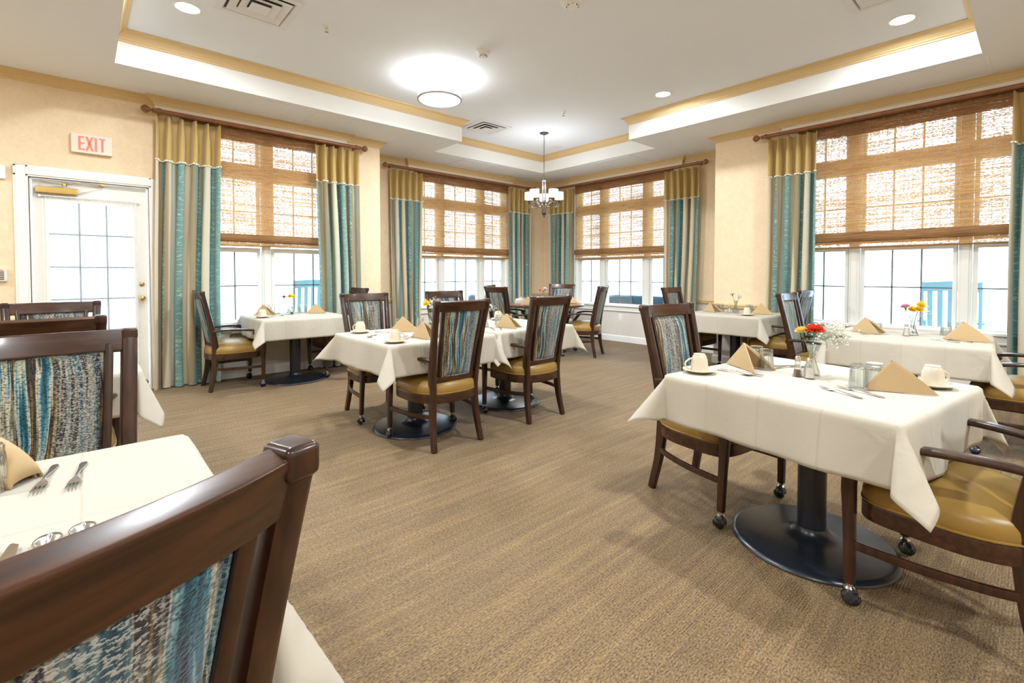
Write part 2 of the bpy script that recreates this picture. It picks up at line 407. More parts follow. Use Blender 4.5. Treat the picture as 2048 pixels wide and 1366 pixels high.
# ------------------------------------------------------------------ room shell
YA1, YA2, XB1, XB2, XJ, YJ = 6.19, 6.84, 7.02, 6.31, 3.087, 2.946
X0, Y0, ZC, ZT = -3.2, -3.2, 3.02, 3.31
T = .12   # wall thickness outwards to the glass line and beyond
fl = MB().box(X0-.2, XB1+.3, Y0-.2, YA2+.3, -.1, 0)
struct('floor', fl, m_carpet, smooth=False)

def wall_boxes(mb, axis, plane, a0, a1, holes, th=.22, z1=3.4):
    """axis 'A': wall in plane Y=plane running along X; 'B': plane X=plane along Y. holes: (a, b, z0, z1)"""
    def bx(p, q, za, zb):
        if q-p < 1e-4 or zb-za < 1e-4: return
        if axis == 'A': mb.box(p, q, plane, plane+th, za, zb)
        else: mb.box(plane, plane+th, p, q, za, zb)
    cur = a0
    for (p, q, za, zb) in sorted(holes):
        bx(cur, p, 0, z1); bx(p, q, 0, za); bx(p, q, zb, z1); cur = q
    bx(cur, a1, 0, z1)
W1 = (.79, 2.49, .60, 2.83); W2 = (3.99, 6.03, .60, 2.83); W3 = (3.925, 5.985, .60, 2.83); W4 = (-.06, 1.96, .60, 2.83)
DR = (-.36, .505, 0, 2.08)
a = MB(); wall_boxes(a, 'A', YA1, X0, XJ, [DR, W1]); struct('wall_left', a, m_paper, smooth=False)
a = MB().box(XJ-.2, XJ, YA1+.22, YA2+.2, 0, 3.4); struct('wall_left_return', a, m_paper, smooth=False)
a = MB(); wall_boxes(a, 'A', YA2, XJ, XB1+.22, [W2]); struct('wall_left_alcove', a, m_paper, smooth=False)
a = MB(); wall_boxes(a, 'B', XB1, YJ, YA2, [W3]); struct('wall_right_alcove', a, m_paper, smooth=False)
a = MB().box(XB2+.22, XB1+.22, YJ-.2, YJ, 0, 3.4); struct('wall_right_return', a, m_paper, smooth=False)
a = MB(); wall_boxes(a, 'B', XB2, Y0, YJ, [W4]); struct('wall_right', a, m_paper, smooth=False)
a = MB().box(X0-.2, X0, Y0, YA1+.2, 0, 3.4); struct('wall_back_left', a, m_paper, smooth=False)
a = MB().box(X0-.2, XB2+.2, Y0-.2, Y0, 0, 3.4); struct('wall_back', a, m_paper, smooth=False)

# soffit with the stepped tray above
S = [(X0-.1, .22, Y0-.1, 7.1), (.22, 7.3, Y0-.1, .355), (.22, 3.90, 5.39, 7.1), (3.90, 7.3, 6.09, 7.1), (5.55, 7.3, .355, 3.78), (6.21, 7.3, 3.78, 6.09)]
a = MB()
for (x0, x1, y0, y1) in S: a.box(x0, x1, y0, y1, ZC, ZT)
a.box(X0-.1, 7.3, Y0-.1, 7.1, ZT, ZT+.1)
struct('ceiling', a, m_ceil, smooth=False)
# cream painted fascia of the tray, 8 mm proud of the soffit edge
def sweep_profile(mb, path, prof, closed=False):
    """prof: (out, z) list; room lies on the right of the walking direction; mitred corners"""
    n = len(path); P = [Vector((p[0], p[1])) for p in path]; R = []
    for i in range(n):
        dirs = []
        if i > 0 or closed: dirs.append((P[i]-P[i-1]).normalized())
        if i < n-1 or closed: dirs.append((P[(i+1) % n]-P[i]).normalized())
        ns = [Vector((d.y, -d.x)) for d in dirs]
        m = ns[0] if len(ns) == 1 else (ns[0]+ns[1])/(1+ns[0].dot(ns[1]))
        R.append([(P[i].x+m.x*o, P[i].y+m.y*o, z) for (o, z) in prof])
    k = len(prof); vs = [p for r in R for p in r]; fs = []
    for i in range(n if closed else n-1):
        for j in range(k): fs.append((i*k+j, ((i+1) % n)*k+j, ((i+1) % n)*k+(j+1) % k, i*k+(j+1) % k))
    if not closed: fs += [tuple(range(k)), tuple((n-1)*k+j for j in range(k))[::-1]]
    return mb.add(vs, fs)
tray = [(.22, .355), (.22, 5.39), (3.90, 5.39), (3.90, 6.09), (6.21, 6.09), (6.21, 3.78), (5.55, 3.78), (5.55, .355)]
a = MB(); sweep_profile(a, tray, [(0, ZC-.001), (.008, ZC-.001), (.008, ZT-.001), (0, ZT-.001)], True)
struct('trim_1', a, m_tray, smooth=False)
def crown_prof(top, h=.10, p=.08, o=0):
    return [(o-.0, top-h), (o+.012, top-h), (o+.014, top-h+.016), (o+.022, top-h+.020), (o+.024, top-h+.032), (o+.034, top-h+.042), (o+.042, top-.034),
            (o+.058, top-.018), (o+.066, top-.014), (o+p, top-.012), (o+p, top-.0005), (o, top-.0005)]
a = MB(); sweep_profile(a, tray, crown_prof(ZT, .095, .08, .008), True); struct('trim_2', a, m_gold, ang=25)
# wall crown, jogging out over the header boards above each window
J = .055
cp = [(X0, YA1), (.57, YA1), (.57, YA1-J), (2.60, YA1-J), (2.60, YA1), (XJ, YA1), (XJ, YA2), (3.88, YA2), (3.88, YA2-J), (6.12, YA2-J), (6.12, YA2), (XB1, YA2),
      (XB1, 6.12), (XB1-J, 6.12), (XB1-J, 3.78), (XB1, 3.78), (XB1, YJ), (XB2, YJ), (XB2, 2.12), (XB2-J, 2.12), (XB2-J, -.22), (XB2, -.22), (XB2, Y0)]
a = MB(); sweep_profile(a, cp, crown_prof(ZC, .082, .078)); struct('trim_3', a, m_gold, ang=25)
n = 4
for (x0, x1, y0, y1) in ((.57, 2.60, YA1-J, YA1), (3.88, 6.12, YA2-J, YA2), (XB1-J, XB1, 3.78, 6.12), (XB2-J, XB2, -.22, 2.12)):
    struct('trim_%d' % n, MB().box(x0, x1, y0, y1, 2.872, ZC), m_board, smooth=False); n += 1
rail_prof = [(0, .735), (.012, .737), (.016, .748), (.026, .754), (.028, .775), (.036, .782), (.036, .795), (.020, .803), (0, .805)]
base_prof = [(0, 0), (.016, 0), (.016, .085), (.012, .097), (.006, .105), (0, .108)]
for seg in ([(X0, YA1), (-.47, YA1)], [(2.60, YA1), (XJ, YA1), (XJ, YA2), (3.90, YA2)], [(6.12, YA2), (XB1, YA2), (XB1, 6.07)],
            [(XB1, 3.84), (XB1, YJ), (XB2, YJ), (XB2, 2.06)], [(XB2, -.16), (XB2, Y0)]):
    a = MB(); sweep_profile(a, seg, rail_prof); struct('trim_%d' % n, a, m_gold, ang=25); n += 1
bn = 0
for nm, seg in (('baseboard_left', [(X0, YA1), (-.47, YA1)]), ('baseboard_left_alcove', [(.60, YA1), (XJ, YA1), (XJ, YA2), (XB1, YA2)]),
                ('baseboard_right', [(XB1, YA2-.016), (XB1, YJ), (XB2, YJ), (XB2, Y0)])):
    a = MB(); sweep_profile(a, seg, base_prof); struct(nm, a, m_trim, ang=25)

# ------------------------------------------------------------------ windows
def window(name, axis, plane, hole, units):
    """units: (left, right, columns) of glass along the wall; lower sash, upper sash and transom in each"""
    p0, p1, z0, z1 = hole; g = plane+.12; first = []
    def bx(mb, a, b, d0, d1, za, zb, bev=.003):
        if axis == 'A': mb.rbox(a, b, d0, d1, za, zb, bev, 1)
        else: mb.rbox(d0, d1, a, b, za, zb, bev, 1)
    # jambs, head, mullions between units, transom bar
    f = MB(); bx(f, p0, p0+.02, plane+.002, plane+.2, z0, z1); bx(f, p1-.02, p1, plane+.002, plane+.2, z0, z1); bx(f, p0, p1, plane+.002, plane+.2, z1-.03, z1)
    bx(f, p0, p1, g-.03, plane+.2, z0, .615)
    root = struct(name, f, m_frame)
    cas = MB()   # casing on the room side, either side of the opening and the stool and apron below
    for (a, b) in ((p0-.075, p0+.004), (p1-.004, p1+.075)):
        bx(cas, a, b, plane-.018, plane, .655, 2.86); bx(cas, a+.012, b-.012, plane-.024, plane-.016, .655, 2.86)
    obj('casing', cas, m_frame, root)
    sl = MB(); bx(sl, p0-.09, p1+.09, plane-.045, g, .615, .645, .006); bx(sl, p0-.07, p1+.07, plane-.020, plane, .535, .615); bx(sl, p0-.07, p1+.07, plane-.026, plane-.018, .535, .552)
    obj('sill', sl, m_frame, root)
    us = sorted(units); mu = MB()
    for (u, v) in zip(us[:-1], us[1:]):
        c = (u[1]+v[0])/2; bx(mu, c-.048, c+.048, g-.05, g+.05, .64, z1-.02); bx(mu, c-.03, c+.03, g-.058, g-.048, .64, z1-.02)
    bx(mu, p0+.01, us[0][0]-.035, g-.05, g+.05, .64, z1-.02) if us[0][0]-.035 > p0+.02 else None
    bx(mu, us[-1][1]+.035, p1-.01, g-.05, g+.05, .64, z1-.02) if us[-1][1]+.035 < p1-.02 else None
    bx(mu, p0+.01, p1-.01, g-.045, g+.045, 2.33, 2.46); obj('mullions', mu, m_frame, root)
    for (l, r, nc) in us:
        for (nm, za, zb, rows) in (('lower_sash', .66, 1.45, 2), ('upper_sash', 1.56, 2.30, 2), ('transom_sash', 2.49, 2.76, 1)):
            s = MB(); w = .036; top = .055 if nm == 'lower_sash' else .03
            bx(s, l-w, l, g-.022, g+.022, za-.028, zb+top); bx(s, r, r+w, g-.022, g+.022, za-.028, zb+top)
            bx(s, l-.002, r+.002, g-.022, g+.022, za-.028, za); bx(s, l-.002, r+.002, g-.022, g+.022, zb, zb+top)
            so = obj(nm, s, m_frame, root)
            pn = MB()
            if axis == 'A': pn.box(l, r, g-.003, g+.003, za, zb)
            else: pn.box(g-.003, g+.003, l, r, za, zb)
            obj('pane', pn, m_pane, so, smooth=False)
            mt = MB()
            for k in range(1, nc): c = l+(r-l)*k/nc; bx(mt, c-.007, c+.007, g-.008, g+.008, za-.001, zb+.001, .001)
            for k in range(1, rows): c = za+(zb-za)*k/rows; bx(mt, l-.001, r+.001, g-.008, g+.008, c-.007, c+.007, .001)
            obj('muntins', mt, m_muntin, so)
            if nm == 'lower_sash':
                hk = MB()
                for e in (l-w*.5, r+w*.5):
                    bx(hk, e-.008, e+.008, g-.036, g-.02, 1.44, 1.475, .002); bx(hk, e-.004, e+.004, g-.05, g-.034, 1.448, 1.462, .002)
                obj('sash_latch', hk, m_trim, so)
    return root
window('window_1', 'A', YA1, W1, [(.84, 1.544, 3), (1.736, 2.44, 3)])
window('window_2', 'A', YA2, W2, [(4.06, 4.484, 2), (4.663, 5.362, 3), (5.551, 5.956, 2)])
window('window_3', 'B', XB1, W3, [(5.49, 5.909, 2), (4.58, 5.297, 3), (3.97, 4.391, 2)])
window('window_4', 'B', XB2, W4, [(1.49, 1.91, 2), (.59, 1.307, 3), (-.01, .41, 2)])

# ------------------------------------------------------------------ door
d = YA1+.045
# the slab is built of stiles, rails and the lite grid so the glass is open
f = MB()
for (x0, x1, z0, z1) in ((-.345, -.245, .012, 2.065), (.392, .49, .012, 2.065), (-.246, .393, .012, .30), (-.246, .393, 1.885, 2.065)):
    f.rbox(x0, x1, d, d+.045, z0, z1, .002, 1)
door = struct('door_1', f, m_trim)
g = MB()
for (x0, x1, z0, z1) in ((-.265, -.235, .28, 1.90), (.382, .412, .28, 1.90), (-.236, .383, .28, .31), (-.236, .383, 1.872, 1.902)):
    g.rbox(x0, x1, d-.012, d+.002, z0, z1, .004)
obj('glazing_bead', g, m_trim, door)
g = MB()
for x in (-.027, .175): g.rbox(x-.008, x+.008, d+.005, d+.03, .30, 1.885, .003, 1)
for z in (.635, .951, 1.261, 1.574): g.rbox(-.246, .393, d+.006, d+.029, z-.008, z+.008, .003, 1)
obj('muntins', g, m_muntin, door)
obj('pane', MB().box(-.246, .393, d+.015, d+.020, .30, 1.885), m_pane, door, smooth=False)
k = MB(); k.lathe([(0, 0), (.026, .001), (.027, .006), (.012, .012), (.011, .03), (.022, .038), (.027, .05), (.022, .062), (.010, .068), (0, .069)], 20)
k.xf(Matrix.Translation((.443, d, .946)) @ Matrix.Rotation(RD(90), 4, 'X')); obj('door_knob', k, m_brass, door)
k = MB(); k.lathe([(0, 0), (.020, .001), (.022, .008), (.014, .014), (0, .016)], 16); k.xf(Matrix.Translation((.443, d, 1.09)) @ Matrix.Rotation(RD(90), 4, 'X')); obj('deadbolt', k, m_brass, door)
cl = MB(); cl.rbox(-.325, -.03, d-.055, d-.002, 1.950, 2.008, .006); clo = obj('door_closer', cl, m_brass, door)
arm = MB(); arm.lathe([(0, -.012), (.018, -.011), (.018, .011), (0, .012)], 14, (-.125, d-.045, 2.035))
arm.bar([(-.125, d-.03, 2.036), (-.06, d-.10, 2.050), (.0, d-.14, 2.058)], .018, .006, (0, 1, 0)); arm.bar([(.0, d-.14, 2.060), (.12, d-.06, 2.064), (.14, d-.03, 2.064)], .016, .006, (0, 1, 0))
arm.bar([(-.125, d-.03, 2.045), (-.28, d-.05, 2.062)], .014, .005, (0, 1, 0)); arm.rbox(.12, .16, d-.05, d-.01, 2.055, 2.072, .003)
obj('closer_arm', arm, m_brass, clo)
cs = MB()
for (x0, x1) in ((-.462, -.365), (.510, .600)):
    cs.rbox(x0, x1, YA1-.018, YA1+.002, 0, 2.185, .004); cs.rbox(x0+.016, x1-.016, YA1-.026, YA1-.016, 0, 2.18, .003)
cs.rbox(-.462, .600, YA1-.018, YA1+.002, 2.085, 2.185, .004); cs.rbox(-.46, .598, YA1-.027, YA1-.016, 2.101, 2.169, .003)
cs.rbox(-.368, -.352, YA1, YA1+.11, 0, 2.085, .002); cs.rbox(.497, .511, YA1, YA1+.11, 0, 2.085, .002); cs.rbox(-.368, .511, YA1, YA1+.11, 2.070, 2.087, .002)
struct('trim_%d' % n, cs, m_trim); n += 1
# sheer on the door lite with its small rod
def sh(u, v):
    x = -.262+.672*u; return (x, d-.022+.006*sin(u*60)+.003*sin(u*23+v*3), .27+1.655*v)
s = thing('sheer_curtain', (0, 0, 0), 0, 'white sheer voile panel gathered over the glass of the exit door', 'curtain')
a = MB().grid(sh, 90, 4); obj('voile', a, m_sheer, s)
a = MB().tube([(-.30, d-.024, 1.925), (.43, d-.024, 1.925)], .006, 10); a.rbox(-.305, -.29, d-.03, d, 1.912, 1.938, .002); a.rbox(.42, .435, d-.03, d, 1.912, 1.938, .002)
obj('rod', a, m_trim, s)

# ------------------------------------------------------------------ wall fixtures
s = thing('exit_sign', (.077, YA1, 2.445), 0, 'cream exit sign box with red lit letters high above the glass door', 'sign')
a = MB().rbox(-.15, .15, -.045, .0, -.092, .092, .006); obj('housing', a, m_sign, s)
def letter_boxes(mb, x, w, h, st, ch, y0, y1):
    z0, z1 = -h/2, h/2
    if ch == 'E':
        mb.box(x, x+st, y0, y1, z0, z1); e = st*.8
        for z in (z0, -e/2, z1-e): mb.box(x+st, x+w, y0, y1, z, z+e)
    if ch == 'I': mb.box(x+w/2-st/2, x+w/2+st/2, y0, y1, z0, z1)
    if ch == 'T': mb.box(x+w/2-st/2, x+w/2+st/2, y0, y1, z0, z1-st*.8); mb.box(x, x+w, y0, y1, z1-st*.8, z1)
    if ch == 'X':
        for sg in (1, -1):
            v = []
            for (dx, z) in ((-w/2*sg, z0), (w/2*sg, z1)):
                for e in (-st/2, st/2):
                    for y in (y0, y1+(.0006 if sg > 0 else 0)): v.append((x+w/2+dx*.78+e, y, z))
            mb.add(v, [(0, 1, 3, 2), (4, 6, 7, 5), (0, 4, 5, 1), (2, 3, 7, 6), (0, 2, 6, 4), (1, 5, 7, 3)])
for ch, x, w in (('E', -.098, .045), ('X', -.044, .052), ('I', .018, .020), ('T', .050, .050)):
    a = MB(); letter_boxes(a, x-.004, w+.008, .142, .030, ch, -.0475, -.044); lo = obj('letter_'+ch.lower(), a, m_pink, s, smooth=False)
    a = MB(); letter_boxes(a, x, w, .130, .017, ch, -.0490, -.0470); obj('letter_face', a, m_red, lo, smooth=False)
s = thing('thermostat', (-.56, YA1, 2.10), 0, 'small white wall box at the left picture edge, high beside the door frame', 'wall control')
obj('case', MB().rbox(-.055, .055, -.025, 0, -.06, .06, .006), m_white, s); obj('button', MB().rbox(-.012, .018, -.03, -.024, -.018, .018, .003), m_nickel, s)
s = thing('alarm_horn', (-.575, YA1, 1.186), 0, 'beige grilled alarm box on the wall left of the door frame', 'alarm')
obj('case', MB().rbox(-.065, .065, -.03, 0, -.056, .056, .005), m_sign, s)
a = MB(); [a.rbox(-.05, .045, -.034, -.029, z-.004, z+.004, .001) for z in (-.036, -.02, -.004, .012, .028)]; obj('grille', a, m_dark, s)
obj('indicator', MB().rbox(.02, .04, -.035, -.029, .041, .049, .001), m_red, s)
s = thing('wall_outlet', (XB1, 4.95, .43), 0, 'white duplex electrical outlet low on the wall under the far right window', 'outlet')
obj('cover_plate', MB().rbox(-.006, 0, -.035, .035, -.058, .058, .003), m_white, s)
for z in (-.026, .026):
    o = obj('socket', MB().rbox(-.009, -.004, -.016, .016, z-.014, z+.014, .003), m_white, s)
    a = MB(); a.box(-.0098, -.0088, -.009, -.006, z-.004, z+.007); a.box(-.0098, -.0088, .006, .009, z-.004, z+.007); obj('slot', a, m_dark, o, smooth=False)

# ------------------------------------------------------------------ ceiling fixtures
CL = ['recessed can light glowing at top left of the tray ceiling beside a square vent', 'recessed can light glowing at top right of the tray ceiling',
      'recessed can light glowing in the tray ceiling over the right side, nearest the far corner']
for i, (x, y, z, e) in enumerate(CANS):
    lab = CL[i] if i < 3 else 'added unseen can light in the ceiling %s' % ['over the carpet aisle near the camera', 'over the middle left of the room', 'behind the camera on the left', 'behind the camera on the right',
          'left of the camera', 'right of the camera by the back wall', 'at the far left of the room'][i-3]  # cans after the first three are out of view, added as fill light
    s = thing('recessed_light', (x, y, z), 0, lab, 'ceiling light', 'recessed ceiling lights')
    obj('trim_ring', MB().lathe([(.083, -.001), (.083, -.006), (.100, -.004), (.100, 0), (.083, -.001)], 36), m_white, s)
    obj('lens', MB().lathe([(0, -.004), (.083, -.004), (.083, -.001), (0, -.001)], 36), m_lamp, s)
def vent(x, y, lab):
    s = thing('air_diffuser', (x, y, ZT), 0, lab, 'vent', 'square ceiling air diffusers')
    def ring(mb, a, za, b, zb):
        vs = [(-a, -a, za), (a, -a, za), (a, a, za), (-a, a, za), (-b, -b, zb), (b, -b, zb), (b, b, zb), (-b, b, zb)]
        mb.add(vs, [(i, (i+1) % 4, 4+(i+1) % 4, 4+i) for i in range(4)])
    a = MB(); ring(a, .265, -.001, .265, -.012); ring(a, .265, -.012, .215, -.014); ring(a, .215, -.014, .205, 0); obj('frame', a, m_vent, s, smooth=False)
    obj('duct', MB().box(-.206, .206, -.206, .206, -.0035, -.002), m_dark, s, smooth=False)
    for (p, za, q, zb) in ((.195, -.016, .135, -.006), (.130, -.024, .075, -.010)):
        a = MB(); ring(a, p, za, q, zb); ring(a, p, za-.003, p, za); ring(a, p, za-.003, q, zb-.003); obj('louvre', a, m_vent, s, smooth=False)
    obj('centre_plate', MB().rbox(-.068, .068, -.068, .068, -.034, -.028, .002), m_vent, s)
vent(1.06, 4.15, 'square ceiling diffuser at top left beside the left can light')
vent(4.35, 5.40, 'square ceiling diffuser with dark slots between the drum light and the chandelier')
vent(4.42, .80, 'square ceiling diffuser cut by the top edge beside the right can light')
for (x, y, r, lab) in ((2.86, 3.59, .055, 'small white smoke detector on the tray ceiling in front of the drum light'), (2.85, 2.47, .075, 'larger white smoke detector at the top centre of the ceiling')):
    s = thing('smoke_detector', (x, y, ZT), 0, lab, 'smoke detector')
    obj('base', MB().lathe([(0, 0), (r*1.25, 0), (r*1.25, -.012), (r, -.016)], 28), m_white, s)
    obj('sensor_head', MB().lathe([(r, -.014), (r*.95, -.03), (r*.6, -.038), (r*.55, -.05), (r*.35, -.055), (0, -.055)], 28), m_white, s)
    a = MB()
    for k in range(8): an = k*pi/4; a.rbox(-.004, .004, -.008, .008, -.048, -.040, .001); a.v[-24:] = [tuple(Matrix.Rotation(an, 4, 'Z') @ (Vector(p)+Vector((r*.58, 0, 0)))) for p in a.v[-24:]]
    obj('vent_slots', a, m_dark, s)
for (x, y, lab) in ((1.573, 4.116, 'small chrome sprinkler head right of the top left diffuser'), (4.693, 4.215, 'small chrome sprinkler head above the chandelier, middle of the ceiling'), (3.62, .98, 'small chrome sprinkler head at the top edge of the picture')):
    s = thing('sprinkler', (x, y, ZT), 0, lab, 'sprinkler', 'ceiling sprinkler heads')
    obj('escutcheon', MB().lathe([(0, 0), (.034, 0), (.034, -.004), (.014, -.010), (0, -.010)], 24), m_white, s)
    a = MB(); a.tube([(0, 0, -.008), (0, 0, -.022)], .008, 10); a.tube([(.012, 0, -.02), (.012, 0, -.042), (0, 0, -.048)], .0025, 6); a.tube([(-.012, 0, -.02), (-.012, 0, -.042), (0, 0, -.048)], .0025, 6)
    a.lathe([(0, -.048), (.016, -.049), (.016, -.051), (0, -.051)], 16); obj('spray_head', a, m_chrome, s)
s = thing('ceiling_speaker', (5.894, 5.448, ZT), 0, 'flat round white speaker grille on the ceiling beyond the chandelier chain', 'speaker')
obj('rim', MB().lathe([(.085, 0), (.105, 0), (.105, -.006), (.085, -.006), (.085, 0)], 32), m_white, s); obj('grille', MB().lathe([(0, -.004), (.085, -.004), (.085, -.001), (0, -.001)], 32), m_vent, s)
for (x0, x1, y0, y1, lab) in ((1.354, 2.005, 5.455, 6.03, 'flat rectangular access panel in the soffit above the left window rod'), (4.53, 5.22, 6.16, 6.70, 'flat rectangular access panel in the soffit above the second window'),
        (6.28, 6.86, 4.26, 4.95, 'flat rectangular access panel in the soffit above the third window'), (5.60, 6.18, .33, .94, 'flat rectangular access panel in the soffit at the upper right corner')):
    s = thing('access_panel', ((x0+x1)/2, (y0+y1)/2, ZC), 0, lab, 'ceiling panel', 'soffit access panels')
    w, h = (x1-x0)/2, (y1-y0)/2
    fr = MB()
    for (p, q, r_, u) in ((-w, w, -h, -h+.02), (-w, w, h-.02, h), (-w, -w+.02, -h+.02, h-.02), (w-.02, w, -h+.02, h-.02)): fr.rbox(p, q, r_, u, -.005, 0, .0015, 1)
    obj('frame', fr, m_ceil, s); obj('panel', MB().box(-w+.02, w-.02, -h+.02, h-.02, -.002, 0), m_ceil, s, smooth=False)

# drum ceiling light
s = thing('drum_ceiling_light', (2.88, 4.37, ZT), 0, 'glowing white drum light with a metal ring hanging close to the tray ceiling', 'ceiling light')
obj('canopy', MB().lathe([(0, 0), (.066, 0), (.066, -.012), (.045, -.026), (0, -.028)], 28), m_nickel, s)
for k in range(3):
    an = k*2*pi/3+.5; obj('rod', MB().tube([(.035*cos(an), .035*sin(an), -.02), (.11*cos(an), .11*sin(an), -.12)], .004, 8), m_nickel, s)
obj('stem', MB().tube([(0, 0, -.02), (0, 0, -.238)], .009, 10), m_nickel, s)
obj('shade', MB().lathe([(.226, -.10), (.232, -.10), (.232, -.235), (.226, -.235), (.226, -.10)], 48), m_shade, s)
obj('diffuser', MB().lathe([(0, -.238), (.222, -.238), (.222, -.234), (0, -.234)], 48), m_lamp, s)
obj('ring', MB().lathe([(.221, -.232), (.238, -.232), (.238, -.246), (.221, -.246), (.221, -.232)], 48), m_nickel, s)
l = bpy.data.lights.new('drum_lamp', 'POINT'); l.energy = 58; l.color = WARM; l.shadow_soft_size = .17
o = bpy.data.objects.new('drum_lamp', l); COL.objects.link(o); o.location = (2.88, 4.37, ZT-.120)
area('drum_lamp_down', (2.88, 4.37, ZT-.252), .40, 80, WARM)

# chandelier
CX, CY = 5.17, 5.03
s = thing('chandelier', (CX, CY, ZT), 0, 'dark metal five-arm chandelier with white drum shades hanging on a chain in the far corner', 'chandelier')
obj('canopy', MB().lathe([(0, 0), (.068, -.001), (.066, -.010), (.03, -.024), (.012, -.034), (0, -.036)], 28), m_bronze, s)
for k in range(26):
    z = -.048-.0245*k; R_ = Matrix.Rotation(pi/2*(k % 2), 4, 'Z')
    a = MB().tube([R_ @ Vector((.0085*cos(t_*pi/4), 0, z+.0175*sin(t_*pi/4))) for t_ in range(8)], .0022, 5, True); obj('chain_link', a, m_bronze, s)
zt = -.70
a = MB().lathe([(0, zt+.045), (.012, zt+.04), (.012, zt), (.036, zt-.004), (.036, zt-.018), (.030, zt-.024), (0, zt-.024)], 20); obj('cap', a, m_bronze, s)
a = MB()
for k in range(5):
    an = k*2*pi/5+RD(44); c_, s_ = cos(an), sin(an)
    a.tube([(.026*c_, .026*s_, zt-.02), (.026*c_, .026*s_, zt-.33)], .0055, 6)
a.tube([(0, 0, zt), (0, 0, -1.20)], .007, 8); a.lathe([(0, -1.175), (.036, -1.180), (.042, -1.20), (.028, -1.225), (.012, -1.232), (.010, -1.262), (0, -1.275)], 18); obj('column', a, m_bronze, s)
for k in range(5):
    an = k*2*pi/5+RD(44); Rm = Matrix.Rotation(an, 4, 'Z')
    pts = [(.026, zt-.32), (.036, -1.06), (.075, -1.10), (.13, -1.125), (.185, -1.105), (.205, -1.065), (.19, -1.035), (.15, -1.02), (.10, -1.04), (.065, -1.09), (.038, -1.16), (.022, -1.195)]
    P = [Vector((p, 0, z)) for p, z in pts]
    # smooth the polyline
    Q = []
    for i in range(len(P)-1):
        p0, p1, p2, p3 = P[max(i-1, 0)], P[i], P[i+1], P[min(i+2, len(P)-1)]
        for u in (0, .25, .5, .75): Q.append(.5*((2*p1)+(-p0+p2)*u+(2*p0-5*p1+4*p2-p3)*u*u+(-p0+3*p1-3*p2+p3)*u**3))
    Q.append(P[-1]); a = MB().tube(Q, .0058, 6)
    a.tube([(.198, 0, -1.10), (.222, 0, -1.115), (.236, 0, -1.09), (.236, 0, -1.05)], .0058, 6)
    a.lathe([(0, -1.055), (.010, -1.05), (.012, -1.03), (.022, -1.012), (.027, -1.004), (0, -1.003)], 14, (.236, 0, 0)); a.xf(Rm); ao = obj('arm', a, m_bronze, s)
    a = MB().tube([(.236, 0, -1.004), (.236, 0, -.955)], .010, 10); a.xf(Rm); obj('candle_sleeve', a, m_nickel, ao)
    a = MB().lathe([(.066, -.875), (.069, -.875), (.072, -.985), (.069, -.985), (.066, -.875)], 28, (.236, 0, 0)); a.xf(Rm); sh_ = obj('lamp_shade', a, m_shade, ao)
    a = MB(); [a.tube([(.236+.0725*cos(q*pi/12), .0725*sin(q*pi/12), zz) for q in range(24)], .0018, 5, True) for zz in (-.875, -.985)]; a.xf(Rm); obj('shade_rim', a, m_bronze, sh_)
    a = MB().lathe([(0, -.955), (.012, -.95), (.017, -.925), (.010, -.905), (0, -.90)], 10, (.236, 0, 0)); a.xf(Rm); obj('bulb', a, m_lamp, ao)
l = bpy.data.lights.new('chandelier_lamp', 'POINT'); l.energy = 26; l.color = WARM; l.shadow_soft_size = .12
o = bpy.data.objects.new('chandelier_lamp', l); COL.objects.link(o); o.location = (CX, CY, ZT-.80)
area('chandelier_lamp_down', (CX, CY, ZT-1.30), .5, 24, WARM)

